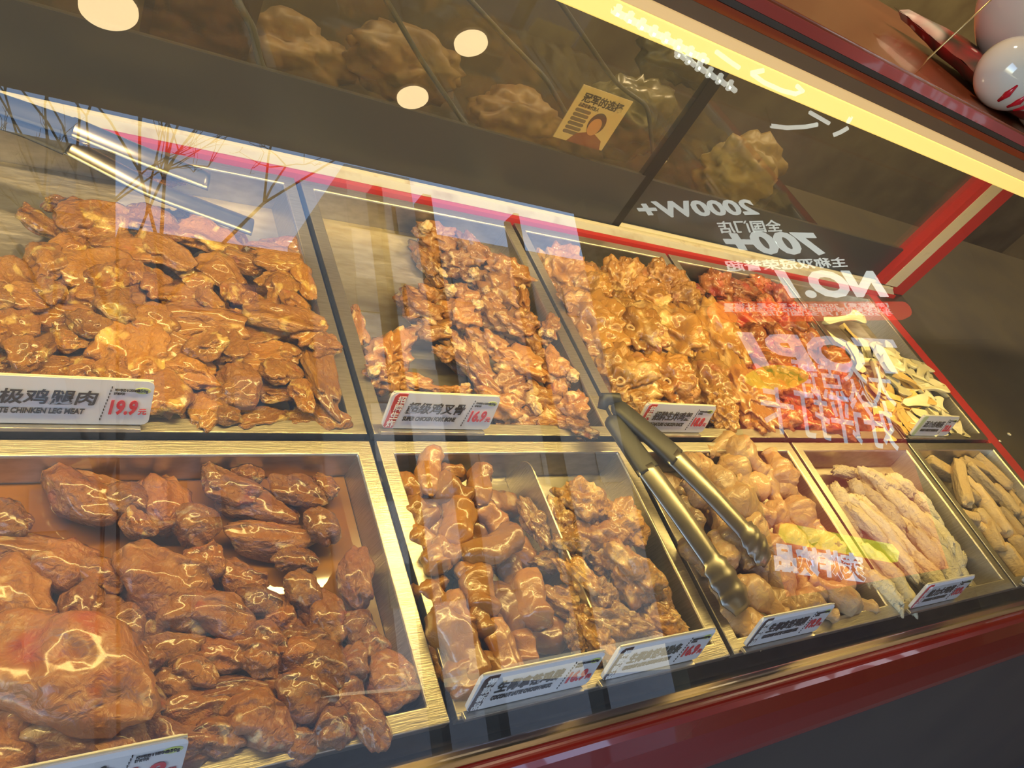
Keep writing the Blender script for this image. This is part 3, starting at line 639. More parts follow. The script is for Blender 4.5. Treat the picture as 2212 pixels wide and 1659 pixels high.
layer('mush', 'mushroom_slice', 1.215, 1.425, .40, .60, 6, 6, -.523, .058, '', 'mushroom', 'white mushroom slices', keep=lambda x, y: x - 1.2 > (y - .39) * .55)
layer('red', 'sauced_chicken', .90, 1.15, .40, .70, 5, 6, -.520, .052, '', 'meat', 'red-sauced chicken in the back row')
layer('rack', 'chicken_rack', .605, .855, .40, .70, 4, 5, -.520, .062, '', 'meat', 'chicken racks in the middle back tray')
layer('drum', 'chicken_drumstick', .60, .855, .15, .34, 4, 4, -.522, .070, '', 'drumstick', 'drumsticks in the front row')
layer('flour', 'floured_strip', .92, 1.14, .15, .32, 4, 3, -.524, .072, '', 'strip', 'floured strips in the front row', rzr=.3)
layer('neck', 'chicken_neck', .305, .415, .15, .33, 3, 4, -.522, .060, '', 'meat', 'chicken necks left of the divider')
layer('fork', 'chicken_fork_bone', .42, .56, .40, .68, 3, 5, -.524, .05, '', 'meat', 'fork bones in the half-bare back tray')

# drop what nothing of shows, and give each piece words of its own
bpy.context.view_layer.update()
dgp = bpy.context.evaluated_depsgraph_get()
CLEAR = {'front_glass'}
def to_px(p):
    c_ = R3.transposed() @ Vector((p.x, p.y, p.z - ZC))
    return (CX + F * c_.x / -c_.z, CY - F * c_.y / -c_.z) if c_.z < 0 else (-1e4, -1e4)
def shows(o):
    me = o.data; mw = o.matrix_world; step = max(1, len(me.vertices) // 140); eye = Vector((0, 0, ZC)); n_ = 0
    for i in range(0, len(me.vertices), step):
        p = mw @ me.vertices[i].co; x, y = to_px(p)
        if not (0 < x < 2212 and 0 < y < 1659): continue
        dd = (p - eye); L_ = dd.length; dd.normalize(); org = eye
        for _ in range(5):
            hit, loc, nn, fi, ob, mm = sc.ray_cast(dgp, org, dd)
            if hit and any(ob.name.startswith(k) for k in CLEAR): org = loc + dd * 1e-4; continue
            break
        if hit and ob == o: n_ += 1
    return n_
kept = []
for f_ in FOOD:
    o = f_[0]
    if shows(o) < 3:
        for ch in list(o.children): bpy.data.objects.remove(ch)
        bpy.data.objects.remove(o)
    else: kept.append(f_)
NOUN = {'boneless leg pieces piled in the back left tray': ('amber boneless leg piece', 'leftmost back tray', 'B1'),
        'fork bones in the half-bare back tray': ('knobbly fork bone piece', 'half-bare back tray', 'B2'),
        'chicken racks in the middle back tray': ('spiced chicken rack', 'middle back tray', 'B3'),
        'red-sauced chicken in the back row': ('red-sauced chicken piece', 'fourth back tray', 'B4'),
        'yellow mushroom slices': ('yellowish mushroom slice', 'mushroom tray', 'B5'), 'white mushroom slices': ('creamy white mushroom slice', 'mushroom tray', 'B5'),
        'dark raw meat in the front left tray': ('reddish-brown raw piece', 'leftmost front tray', 'F1'),
        'chicken necks left of the divider': ('glazed chicken neck', 'divided tray, left of divider', 'F2'), 'rib pieces right of the divider': ('wrinkled rib piece', 'divided tray, right of divider', 'F2'),
        'drumsticks in the front row': ('pale drumstick', 'drumstick tray', 'F3'), 'floured strips in the front row': ('floured strip', 'floured strip tray', 'F4'),
        'battered sticks in the front row': ('tan battered stick', 'far right front tray', 'F5')}
from collections import defaultdict
byg = defaultdict(list)
for o, L, d, kind in kept:
    if o.get('group') in NOUN: byg[o['group']].append((o, L, d))
for g_, lst in byg.items():
    noun, where, key = NOUN[g_]
    sizes = sorted(L for _, L, _ in lst); lo_, hi_ = sizes[len(sizes) // 3], sizes[2 * len(sizes) // 3]
    xs = [o.location.x for o, _, _ in lst]; ys = [o.location.y for o, _, _ in lst]
    cells = defaultdict(list)
    for o, L, d in lst:
        sz = 'small' if L < lo_ else 'large' if L > hi_ else 'middling'
        fx = (o.location.x - min(xs)) / (max(xs) - min(xs) + 1e-6); fy = (o.location.y - min(ys)) / (max(ys) - min(ys) + 1e-6)
        px_, py_ = ('left', 'centre', 'right')[min(2, int(fx * 3))], ('front', 'middle', 'back')[min(2, int(fy * 3))]
        pos = {'middle centre': 'centre'}.get(py_ + ' ' + px_, py_ + ' ' + px_).replace('centre', 'centre')
        cells[(sz, pos)].append(o)
    for (sz, pos), os_ in cells.items():
        os_.sort(key=lambda o: to_px(o.location)[0]); n_ = len(os_)
        nth = {1: [''], 2: ['left one, ', 'right one, '], 3: ['leftmost, ', 'middle, ', 'rightmost, ']}.get(n_) or \
            ['leftmost, ', 'second from left, ', 'third from left, ', 'fourth from left, ', 'fifth from left, ', 'sixth from left, ', 'seventh from left, ', 'eighth from left, ', 'ninth from left, ', 'tenth from left, '][:n_ - 1] + ['rightmost, ']
        for k, o in enumerate(os_):
            o['label'] = '%s %s, %sat %s of the %s' % (sz, noun, nth[min(k, len(nth) - 1)], pos, where)

# ------------------------------------------------------------------ writing
def text_mesh(name, body, size, m, parent, loc, rot, shear=0, bold=0, sx=1, extrude=.0002, align='LEFT', width=None, mirror=False):
    c = bpy.data.curves.new(name, 'FONT'); c.body = body; c.size = size; c.shear = shear; c.offset = bold; c.extrude = extrude
    c.align_x = align; c.align_y = 'BOTTOM_BASELINE'; c.resolution_u = 3
    t = bpy.data.objects.new(name, c); C.objects.link(t)
    dg = bpy.context.evaluated_depsgraph_get(); dg.update()
    me = bpy.data.meshes.new_from_object(t.evaluated_get(dg)); me.name = name
    C.objects.unlink(t); bpy.data.objects.remove(t)
    me.materials.clear(); me.materials.append(m)
    if width and len(me.vertices):
        xs = [v.co.x for v in me.vertices]; k = width / max(1e-6, max(xs) - min(xs)); x0 = min(xs)
        for v in me.vertices: v.co.x = (v.co.x - x0) * k
    if sx != 1:
        for v in me.vertices: v.co.x *= sx
    o = bpy.data.objects.new(name, me); C.objects.link(o)
    if parent: o.parent = parent
    o.location = loc; o.rotation_euler = rot
    return o

def price_tag(x0, y, zb, cn, en, price, band, bandtext, label, weight='250g', w=.1125, h=.0385):
    lean = math.radians(-16)
    t = empty('price_tag', (x0, y, zb), label, 'price tag', None, (lean + 0, 0, 0))
    # local frame: x along the tag, z up its face, y into the case
    r = .005; pts = []
    for (cx, cz, a0) in ((w - r, h - r, 0), (r, h - r, 90), (r, r, 180), (w - r, r, 270)):
        for k in range(5):
            a = math.radians(a0 + k * 22.5); pts.append((cx + r * math.cos(a), cz + r * math.sin(a)))
    MB().exty(pts, 0, .0032).build('plate', M['white'], t)
    MB().box(.001, w - .001, .0009, .0024, h - .0007, h + .0003).build('plate_edge', M['cream'], t)
    rx = (PI / 2, 0, 0)
    bw = .0
    if band:
        bw = .0135
        pb = [(.0012, .003), (.003, .0008), (bw - .003, .0008), (bw + .0015, h - .0008), (.006, h - .0008), (.003, h - .004)]
        MB().exty(pb, -.0004, .0002).build('side_band', M[band], t)
        for k, ch in enumerate(bandtext):
            text_mesh('band_text', ch, .0082, M['white_ink'], t, (.0030 + .0011 * (3 - k), -.0006, h - .0102 - k * .0086), rx, bold=.00012)
    text_mesh('dish_name', cn, .0128, M['ink'], t, (bw + .0035, -.0006, h * .47), rx, shear=.18, bold=.0002, width=w * .80 - bw - .016)
    text_mesh('english_name', en, .0062, M['ink'], t, (bw + .0035, -.0006, h * .24), rx, shear=.2, bold=.00018, width=(w * .80 - bw - .016) * (.9 if len(en) > 12 else .6))
    mb = MB()
    for k in range(11):
        zz = .004 + k * (h - .008) / 11; xx = w * .735 + (zz - h / 2) * .18; mb.box(xx, xx + .0006, -.0006, 0, zz, zz + .0016)
    mb.build('dotted_line', M['ink'], t)
    text_mesh('small_print', 'POWERED & DESIGNED', .0028, M['ink'], t, (w * .775, -.0006, h * .77), rx, bold=.00008, width=w * .145)
    text_mesh('small_print', 'BY M.W.M', .0028, M['ink'], t, (w * .772, -.0006, h * .69), rx, bold=.00008, width=w * .06)
    text_mesh('price', price, .0165, M['price_red'], t, (w * .755, -.0006, h * .26), rx, shear=.12, bold=.0006, width=w * .165)
    text_mesh('currency', '元', .0058, M['price_red'], t, (w * .925, -.0006, h * .26), rx, bold=.0001)
    e = [(w * .935 + .0052 * math.cos(a), h * .79 + .0026 * math.sin(a)) for a in [k * PI / 10 for k in range(20)]]
    MB().exty(e, -.0004, .0002).build('weight_badge', M['badge'], t)
    text_mesh('badge_text', weight, .0036, M['ink'], t, (w * .935, -.0006, h * .765), rx, bold=.00005, align='CENTER')
    # folded steel clip under the plate that hooks over the tray rim
    b = MB().box(-.001, w - .005, -.0045, .002, -.0042, -.0008); b.build('holder', M['steel'], t, bevel=.0004)
    return t
YT, YTF = .3745, .1245
price_tag(-.0095, YT, Z(-.4945), '至极鸡腿肉', 'ULTIMATE CHINKEN LEG MEAT', '19.9', None, '', 'white price tag reading 19.9 on the leftmost back tray')
price_tag(.2915, YT, Z(-.4945), '超级鸡叉骨', 'SUPER CHICKEN FORK BONE', '16.9', 'band_red', '招牌生炸', 'white price tag with red end band reading SUPER CHICKEN FORK BONE')
price_tag(.5970, YT, Z(-.4945), '招牌生炸鸡架', 'SIGNATURE CHICKEN RACK', '18.8', 'band_red', '招牌生炸', 'white price tag reading 18.8, its red end half hidden by tongs', weight='只')
price_tag(1.1840, YT, Z(-.4945), '活力杏鲍菇', 'VITALITY APRICOT MUSHROOM', '23.8', 'band_green', '', 'white price tag with green band reading 23.8 at the mushrooms')
price_tag(-.0120, YTF, Z(-.4945), '极品鸡胗', 'CHICKEN GIZZARD', '1.9', None, '', 'white price tag cut by the bottom edge of the photo', w=.1135)
price_tag(.2900, YTF, Z(-.4945), '生椰拿铁鸡脖', 'COCONUT LATTE CHICKEN NECKS', '16.9', 'band_brown', '爆款新品', 'white price tag with brown band reading COCONUT LATTE CHICKEN NECKS')
price_tag(.4170, YTF, Z(-.4945), '生椰拿铁鸡肋条', 'COCONUT LATTE CHICKEN RIB STRIPS', '16.9', 'band_brown', '爆款新品', 'white price tag with brown band reading COCONUT LATTE CHICKEN RIB STRIPS')
price_tag(.5940, YTF, Z(-.4945), '生椰拿铁鸡腿', 'COCONUT LATTE CHICKEN LEG', '19.9', 'band_brown', '爆款新品', 'white price tag reading 19.9 at the drumstick tray')
price_tag(.8870, YTF, Z(-.4945), '给力大鸡排', 'AWESOME CHICKEN FILLET', '19.9', 'band_red', '招牌生炸', 'white price tag with red band at the floured strips')
price_tag(1.1840, YTF, Z(-.4945), '小酥肉', 'CRISPY MEAT', '19.9', 'band_green', '', 'price tag at the right edge by the battered sticks')

# ------------------------------------------------------------------ tongs
def strip_mb(pts, widths, side, curl=.35, th=.0012, seg=8, lift=None):
    """a curved sheet-metal arm: cross-section bowed like a gutter"""
    pts = [Vector(p) for p in pts]; n = len(pts); vs = []; fs = []
    for i, p in enumerate(pts):
        t = (pts[min(i + 1, n - 1)] - pts[max(i - 1, 0)]).normalized()
        s = (side - t * side.dot(t)).normalized(); u = s.cross(t).normalized()
        if u.z < 0: u = -u
        for layer_ in (0, 1):
            for k in range(seg + 1):
                a = (k / seg * 2 - 1); w = widths[i] / 2
                vs.append(p + s * (a * w) + u * ((1 - a * a) * w * curl + layer_ * th))
    m = 2 * (seg + 1)
    for i in range(n - 1):
        for L in (0, 1):
            for k in range(seg):
                a = i * m + L * (seg + 1) + k; f = (a, a + 1, a + m + 1, a + m); fs.append(f)
        for k in (0, seg):
            a = i * m + k; fs.append((a, a + m, a + m + seg + 1, a + seg + 1))
    for i in (0, n - 1):
        for k in range(seg):
            a = i * m + k; fs.append((a, a + 1, a + seg + 2, a + seg + 1))
    mb = MB(); mb.add(vs, fs); return mb
def rel(mb, o): mb.v = [(v[0] - o.x, v[1] - o.y, v[2] - o.z) for v in mb.v]; return mb
def lerp_path(pts, n):
    out = []
    segs = len(pts) - 1
    for i in range(n):
        t = i / (n - 1) * segs; k = min(int(t), segs - 1); out.append(pts[k].lerp(pts[k + 1], t - k))
    for _ in range(3):
        out = [out[0]] + [(out[i - 1] + out[i] * 2 + out[i + 1]) / 4 for i in range(1, n - 1)] + [out[-1]]
    return out

J = at(1312, 868, 2, -.462)
tg = empty('serving_tongs', J, 'long steel tongs with black grips lying over the drumstick tray', 'tongs')
A = [at(1325, 872, 2, -.462), at(1440, 970, 2, -.460), at(1530, 1062, 2, -.466), at(1610, 1150, 2, -.474), at(1655, 1205, 2, -.484)]
B = [at(1318, 900, 2, -.466), at(1392, 1005, 2, -.468), at(1468, 1110, 2, -.474), at(1540, 1215, 2, -.482), at(1604, 1318, 2, -.490)]
sA = (A[-1] - A[0]).normalized().cross(Vector((0, 0, 1)))
def grip(path, w0, w1, name):
    # flattened rubber sleeve with a rounded end
    pa = lerp_path(path, 22); mb = MB(); vs = []; fs = []; seg = 16
    for i, p in enumerate(pa):
        t = i / 21; w = (w0 + (w1 - w0) * t) / 2; h = .0058
        if i == 0: w *= .45; h *= .5
        if i == 1: w *= .85; h *= .9
        tt = (pa[min(i + 1, 21)] - pa[max(i - 1, 0)]).normalized(); s = tt.cross(Vector((0, 0, 1))).normalized(); u = s.cross(tt)
        for k in range(seg):
            a = 2 * PI * k / seg; ca, sa = math.cos(a), math.sin(a)
            vs.append(p + s * (math.copysign(abs(ca) ** .7, ca) * w) + u * (math.copysign(abs(sa) ** .7, sa) * h))
    for i in range(21):
        for k in range(seg): fs.append((i * seg + k, i * seg + (k + 1) % seg, (i + 1) * seg + (k + 1) % seg, (i + 1) * seg + k))
    fs += [tuple(range(seg)), tuple(range(22 * seg - 1, 21 * seg - 1, -1))]
    mb.add(vs, fs); return rel(mb, J).build(name, M['black'], tg, smooth=True)
up = Vector((0, 0, 1))
def arm(path, grip_end, name, w):
    full = lerp_path(path, 40)
    g = [p for p in full if (p - full[0]).length <= (grip_end - full[0]).length]
    s = full[len(g) - 2:]
    ws = [w * (1 - .15 * min(1, k / len(s))) for k in range(len(s))]
    for k in range(1, 11): ws[-k] = w * (1.30 + .13 * math.sin(k * 1.9)) * (1 if k > 3 else .45 + .18 * k)
    side = (path[-1] - path[0]).normalized().cross(up)
    o = rel(strip_mb(s, ws, side, .30), J).build(name, M['steel_tong'], tg, smooth=True)
    grip(g, .024, .033, 'grip')
    return o
arm(A, at(1462, 992, 2, -.462), 'arm', .034)
arm(B, at(1405, 1030, 2, -.469), 'arm', .034)
rel(MB().tube([at(1300, 884, 2, -.468), at(1306, 862, 2, -.460), at(1330, 862, 2, -.460), at(1338, 880, 2, -.464)], [.005, .0075, .0075, .005], 12), J).build('hinge_loop', M['black'], tg, smooth=True)

# small tongs at the back left
J2 = at(60, 232, 2, -.462)
t2 = empty('serving_tongs', J2, 'steel tongs with black grip resting at the back left corner', 'tongs')
def arm2(p, w, m, name, curl=.3):
    pa = lerp_path(p, 24); side = (p[-1] - p[0]).normalized().cross(up)
    return rel(strip_mb(pa, [w] * 24, side, curl), J2).build(name, m, t2, smooth=True)
arm2([at(-140, 175, 2, -.462), at(0, 225, 2, -.462), at(160, 278, 2, -.462)], .030, M['black'], 'grip')
arm2([at(150, 272, 2, -.464), at(300, 335, 2, -.468), at(450, 392, 2, -.476)], .030, M['steel_tong'], 'arm')
arm2([at(-140, 215, 2, -.470), at(60, 280, 2, -.470), at(150, 320, 2, -.471)], .026, M['black'], 'grip')
arm2([at(140, 312, 2, -.474), at(330, 412, 2, -.480), at(545, 492, 2, -.488)], .026, M['steel_tong'], 'arm')

# ------------------------------------------------------------------ lucky cat on its cushion
cx0, cx1, cy0, cy1 = .735, .975, .405, .575
cu = empty('floral_cushion', ((cx0 + cx1) / 2, (cy0 + cy1) / 2, Z(-.0675)), 'red floral brocade cushion with pointed corners under the lucky cat', 'cushion')
def cushion():
    vs = []; fs = []; n = 22; hx, hy = (cx1 - cx0) / 2, (cy1 - cy0) / 2
    for s in (1, -1):
        for i in range(n + 1):
            for j in range(n + 1):
                u, v = i / n * 2 - 1, j / n * 2 - 1
                e = (1 - u ** 4) * (1 - v ** 4)
                sh = 1 - .07 * (1 - abs(u * v) ** .8)
                z = .0135 + s * .012 * e ** .40 + .002 * noise.noise(Vector((u * 4, v * 4, s)))
                vs.append((u * hx * (sh + (.07 if abs(v) > .9 and abs(u) > .9 else 0)), v * hy * sh, max(z, .001)))
    m = (n + 1) ** 2
    for s in (0, 1):
        for i in range(n):
            for j in range(n):
                a = s * m + i * (n + 1) + j; fs.append((a, a + 1, a + n + 2, a + n + 1))
    return vs, fs
cm = mat('red_brocade', (.38, .022, .018), .45)
nt = cm.node_tree; n_ = nt.nodes; l_ = nt.links; b_ = n_['Principled BSDF']
tc = n_.new('ShaderNodeTexCoord'); vo = n_.new('ShaderNodeTexVoronoi'); vo.inputs['Scale'].default_value = 42; vo.feature = 'F1'
dz = n_.new('ShaderNodeTexNoise'); dz.inputs['Scale'].default_value = 60
l_.new(tc.outputs['Object'], vo.inputs[0]); l_.new(tc.outputs['Object'], dz.inputs[0])
cr = n_.new('ShaderNodeValToRGB'); cr.color_ramp.elements[0].position = .12; cr.color_ramp.elements[0].color = (.75, .52, .42, 1)
cr.color_ramp.elements[1].position = .19; cr.color_ramp.elements[1].color = (.36, .02, .016, 1)
e_ = cr.color_ramp.elements.new(.155); e_.color = (.60, .12, .12, 1); e_ = cr.color_ramp.elements.new(.78); e_.color = (.06, .035, .02, 1)
l_.new(vo.outputs[0], cr.inputs[0]); l_.new(cr.outputs[0], b_.inputs['Base Color'])
v, f = cushion(); mesh_obj('cover', v, f, cm, cu, smooth=True)
K = Vector((.862, .500, Z(-.050)))
ct = empty('lucky_cat', K, 'glossy white porcelain lucky cat with red toe marks on a cushion', 'figurine')
def sph(name, c, r, m, seg=36, par=ct, lump=0, seed=0):
    vs, fs = ICO[4]; out = []
    for v in vs:
        d = 1 + lump * N3(v, seed, 1.2)
        out.append((c[0] + v.x * r[0] * d, c[1] + v.y * r[1] * d, c[2] + v.z * r[2] * d))
    return mesh_obj(name, out, fs, m, par, smooth=True)
sph('body', (0, 0, .080), (.112, .085, .084), M['porcelain'], lump=.05)
hd = sph('head', (.01, -.02, .215), (.088, .075, .070), M['porcelain'])
for s in (-1, 1):
    e = MB(); e.tube([(.01 + s * .052, -.01, .262), (.01 + s * .062, -.01, .292), (.01 + s * .068, -.01, .314)], [.024, .015, .002], 12); e.build('ear', M['pink'], hd, smooth=True)
    sph('eye', (.01 + s * .032, -.088, .222), (.012, .008, .014), M['ink'], par=hd)
sph('nose', (.01, -.096, .203), (.007, .005, .005), M['pink'], par=hd)
q0 = at(2190, 160, 1, .428)
for q_ in (q0, q0 + Vector((.085, 0, 0))):
    a, b, cc = q_ - K
    pw = sph('paw', (a, b, cc), (.034, .030, .031), M['porcelain'])
    for k in (-1, 0, 1):
        t0 = [math.radians(v_) for v_ in (-42, -24, -6)]; ph_ = math.radians(-14 + k * 26)
        pts = [(a + .0342 * math.cos(t_) * math.sin(ph_), b - .0302 * math.cos(t_) * math.cos(ph_), cc + .0312 * math.sin(t_)) for t_ in t0]
        MB().tube(pts, [.0012, .0030, .0008], 8).build('toe_mark', M['claw'], pw, smooth=True)
MB().tube([(-.02, -.088, .168), (.0, -.094, .160), (.03, -.092, .164)], .006, 10).build('collar', M['claw'], ct, smooth=True)
# thin golden cord hanging in front of the cushion
tag(MB().tube([at(2162, -20, 1, .43), at(2070, 66, 1, .43), at(2005, 126, 1, .43), at(1975, 166, 1, .4305)], .0007, 6).build('gold_cord', mat('gold_cord', (.7, .5, .22), .3, .7), smooth=True), 'thin gold cord slanting in front of the red cushion', 'cord')

# ------------------------------------------------------------------ things behind the glass doors
ps = empty('poster', at(1195, 292, 1, .80), 'cream portrait poster headed with five dark characters behind the glass door', 'poster')
px0, px1, pz0, pz1 = .607, .692, Z(-.391), Z(-.3125); py = .784
ps.location = (px0, py, pz0); w_, h_ = px1 - px0, pz1 - pz0
MB().box(0, w_, 0, .0012, 0, h_).build('sheet', mat('poster_cream', (.48, .40, .24), .5), ps)
text_mesh('headline', '冠军的选择', .014, M['ink'], ps, (.009, -.0004, h_ - .0195), (PI / 2, 0, 0), bold=.0004, width=.068)
text_mesh('subline', '品牌形象代言人', .006, M['ink'], ps, (.009, -.0004, h_ - .0275), (PI / 2, 0, 0), bold=.0001, width=.034)
for k in range(6):
    MB().exty([(.008 + .003 + .0028 * math.cos(a) + (.020 if abs(a) < PI / 2 else 0), h_ - .033 - k * .0065 + .0026 * math.sin(a)) for a in [-PI / 2 + .01 + j * (2 * PI - .02) / 16 for j in range(16)]], -.0004, 0).build('pill', mat('pill_grey', (.10, .09, .09), .5) if k == 0 else bpy.data.materials['pill_grey'], ps)
MB().exty([(.052 + .0135 * math.cos(a), h_ - .044 + .016 * math.sin(a)) for a in [j * PI / 12 for j in range(24)]], -.0005, 0).build('portrait_hair', M['ink'], ps)
MB().exty([(.051 + .010 * math.cos(a), h_ - .049 + .013 * math.sin(a)) for a in [j * PI / 12 for j in range(24)]], -.0008, 0).build('portrait_face', mat('skin_print', (.42, .22, .11), .6), ps)
MB().exty([(.022, 0), (.030, .014), (.046, .020), (.058, .020), (.074, .013), (.080, 0)], -.0007, 0).build('portrait_jacket', mat('jacket_print', (.16, .05, .03), .6), ps)

def bag(name, c, r, m, label, seed, cat='bag'):
    vs, fs = ICO[4]; out = []
    for v in vs:
        d = 1 + .35 * N3(v, seed, 1.4) + .22 * N3(v, seed + 3, 3.4) - .25 * max(0, .2 - abs(N3(v, seed + 1, 2.4))) * 3
        out.append((v.x * r[0] * d, v.y * r[1] * d, v.z * r[2] * d))
    o = mesh_obj(name, out, fs, m, None, smooth=True); o.location = c
    return tag(o, label, cat)
m_glove = noisy(mat('yellow_rubber', (.24, .185, .06), .45), 12, (.30, .20, .05), .7, .4)
m_clutter = noisy(mat('brown_clutter', (.16, .10, .045), .5), 20, (.28, .20, .08), .8, .5)
m_plastic = noisy(mat('olive_plastic', (.17, .15, .07), .3), 9, (.10, .09, .05), .8, .5)
shelf = empty('work_table', (1.2, 1.18, Z(-.80)), 'dark work table behind the sliding doors', 'table')
MB().box(-2.2, 2.2, -.26, .26, 0, .03).build('table_top', M['counter'], shelf)
for a in (-2.1, 2.1):
    for b in (-.25, .25): MB().box(a - .02, a + .02, b - .02, b + .02, -(ZC - .80), 0).build('leg', M['black_metal'], shelf)
bag('glove_bundle', at(1600, 372, 1, 1.0), (.10, .05, .075), m_glove, 'crumpled yellow rubber gloves behind the right sliding door', 3, 'gloves')
bag('plastic_bag', at(1345, 250, 1, 1.05), (.085, .05, .075), m_plastic, 'olive plastic bag slumped behind the poster', 5)
bag('plastic_bag', at(1470, 110, 1, 1.15), (.10, .05, .06), m_plastic, 'mesh produce bag near the strip light behind the door', 8)
bag('food_bag', at(1120, 260, 1, 1.08), (.10, .05, .05), m_clutter, 'bag of brown food behind the left sliding door', 11)
bag('food_bag', at(880, 140, 1, 1.10), (.10, .05, .055), m_clutter, 'brown food bag under the reflected lamps', 14)
bag('food_bag', at(620, 110, 1, 1.12), (.10, .05, .05), m_clutter, 'brown food bag near the top left behind the glass', 17)
def hose(pxs, y, r, label):
    tag(MB().tube(lerp_path([at(a, b, 1, y) for a, b in pxs], 40), r, 8).build('hose', mat('grey_hose', (.09, .09, .085), .35), smooth=True), label, 'hose')
hose([(960, -60), (1100, 90), (1180, 170), (1225, 250), (1240, 260)], .93, .0035, 'grey hose hanging left of the poster')
hose([(1180, -40), (1330, 180), (1400, 230), (1410, 330), (1405, 380)], .93, .0035, 'grey hose hanging right of the poster')
hose([(505, -10), (545, 60), (560, 130), (600, 230)], .93, .005, 'grey hose at the top left behind the glass')
hose([(800, -60), (910, 130), (985, 240), (1050, 330), (1080, 400)], .92, .0035, 'grey hose below the reflected lamps')
tag(MB().tube([at(1434, 345, 1, .92) + Vector((math.cos(a) * .008, 0, math.sin(a) * .008)) for a in [k * 2 * PI / 16 for k in range(17)]], .0012, 6).build('metal_ring', M['steel'], smooth=True), 'small metal ring right of the door stile', 'ring')
st = empty('wrapped_stack', at(430, 40, 1, 1.05), 'dark printed cardboard box at the top left behind the glass', 'box')
MB().box(-.06, .06, -.04, .04, -.10, .10).build('body', mat('dark_card', (.06, .035, .022), .6), st)
# crumbs on the counter at the far right
for (a, b, s) in ((2180, 938, .006), (2160, 953, .004)):
    o = bag('flour_crumb', at(a, b, 2, -.501), (s, s * .5, .0015), m_flour, ('larger white flour crumb' if s > .005 else 'smaller white flour crumb') + ' on the dark counter right of the mushroom tray', int(s * 1000), 'crumb'); o['group'] = 'flour crumbs on the counter'

# ------------------------------------------------------------------ outside: what the slanting glass mirrors
dyg, dzg = GY1 - GY0, GZ1 - GZ0; Lg = math.hypot(dyg, dzg)
gn = Vector((0, -dzg / Lg, dyg / Lg)); gp0 = Vector((0, GY0, GZ0))
phi = math.radians(12); su = Vector((math.cos(phi), math.sin(phi), 0)); sn = Vector((math.sin(phi), -math.cos(phi), 0))
S0 = Vector((3.0, -1.5, 0))
def mirror_hit(px, py):
    """point on the sign wall that one sees in the glass at this pixel, as (u, height above eye)"""
    d = ray(px, py); s = gp0.dot(gn) / d.dot(gn); P = d * s
    r = d - 2 * d.dot(gn) * gn
    t = (S0 - P).dot(sn) / r.dot(sn); Q = P + r * t
    return (Q - S0).dot(su), Q.z
def lit(name, col, e): return mat(name, col, .6, emit=col, es=e)
m_sw = lit('backlit_white', (.85, .92, .86), 5.0); m_sr = lit('backlit_red', (.80, .04, .02), 2.6); m_sy = lit('backlit_yellow', (.78, .72, .03), 2.4)
m_sd = mat('sign_dark', (.05, .05, .055), .4); m_sg = lit('sign_grey', (.25, .27, .30), .5); m_sr2 = lit('banner_red', (.62, .05, .03), .9); m_sw2 = lit('banner_white', (.66, .70, .84), 2.8)
m_pw = lit('pill_white', (.9, .72, .66), 3.0)
sign = empty('lightbox_sign', (S0.x, S0.y, 0), 'tall red and dark lightbox sign mirrored in the right of the glass', 'sign', None, (0, 0, phi))
def sbox(name, u0, u1, h0, h1, d, m): return MB().box(u0, u1, -.05 * 0 - .02 + d, d, ZC + h0, ZC + h1).build(name, m, sign)
MB().box(-.30, 1.95, -.10, -.03, ZC + .72, ZC + 2.1).build('board', m_sd, sign)
us = [mirror_hit(1645, 960)[0], mirror_hit(1975, 960)[0]]
MB().box(us[0], us[1], -.10, -.035, ZC + mirror_hit(1700, 1290)[1], ZC + .60).build('lower_panel', m_sr2, sign)
def stext(body, pl, pr, ph, m, depth=.0, shear=.2, bold=.0035, name='lettering'):
    """text whose first letter is mirrored at pixel pr and whose last is at pl; ph is a pixel on its upper edge"""
    ul, hl = mirror_hit(*pl); ur, hr = mirror_hit(*pr); uh, hh = mirror_hit(*ph)
    # seen directly the text runs toward smaller u, so it is turned to face the case
    w = abs(ur - ul); base = (hl + hr) / 2; t = (uh - ul) / (ur - ul) if ur != ul else 0
    hgt = abs(hh - (hl + (hr - hl) * t))
    o = text_mesh(name, body, hgt / .72, m, sign, (max(ul, ur), .002 + depth, ZC + (hr if ur > ul else hl)), (PI / 2, 0, PI), shear=shear, bold=bold, width=math.hypot(w, hr - hl), extrude=.002)
    o.rotation_euler = (PI / 2, math.atan2(hr - hl, ur - ul), PI)
    return o
stext('2000W+', (1382, 470), (1640, 462), (1540, 433), m_sw)
stext('全国门店', (1555, 502), (1690, 498), (1640, 480), m_sw, bold=.0006, shear=0)
stext('700+', (1570, 545), (1782, 548), (1720, 503), m_sw, bold=.007)
stext('主称双冠荣誉超', (1570, 585), (1830, 575), (1700, 563), m_sw, bold=.0006, shear=0)
stext('NO.1', (1690, 640), (1918, 638), (1800, 586), m_sw, bold=.010)
a, b, c, d = mirror_hit(1535, 672), mirror_hit(1965, 670), mirror_hit(1750, 652), mirror_hit(1750, 687)
hw = (c[1] - d[1]) / 2; um, hm = (a[0] + b[0]) / 2, (a[1] + b[1]) / 2; hl = (b[0] - a[0]) / 2; sl_ = (b[1] - a[1]) / (b[0] - a[0])
pp = [(um + hl * (1 if k < 9 else -1) * .93 + hw * math.cos(t_), hm + sl_ * hl * (1 if k < 9 else -1) + hw * math.sin(t_)) for k, t_ in enumerate([-PI / 2 + j * PI / 8 for j in range(9)] + [PI / 2 + j * PI / 8 for j in range(9)])]
MB().exty([(x, ZC + z) for x, z in pp], -.03, .012).build('red_pill', m_sr, sign)
stext('【荣誉奖章】2020年创立至今累计销量', (1560, 668), (1915, 666), (1750, 659), m_pw, .014, 0, 0)
stext('企业荣誉品牌中国大陆2023年连续销量', (1560, 676), (1920, 676), (1750, 668), m_pw, .014, 0, 0)
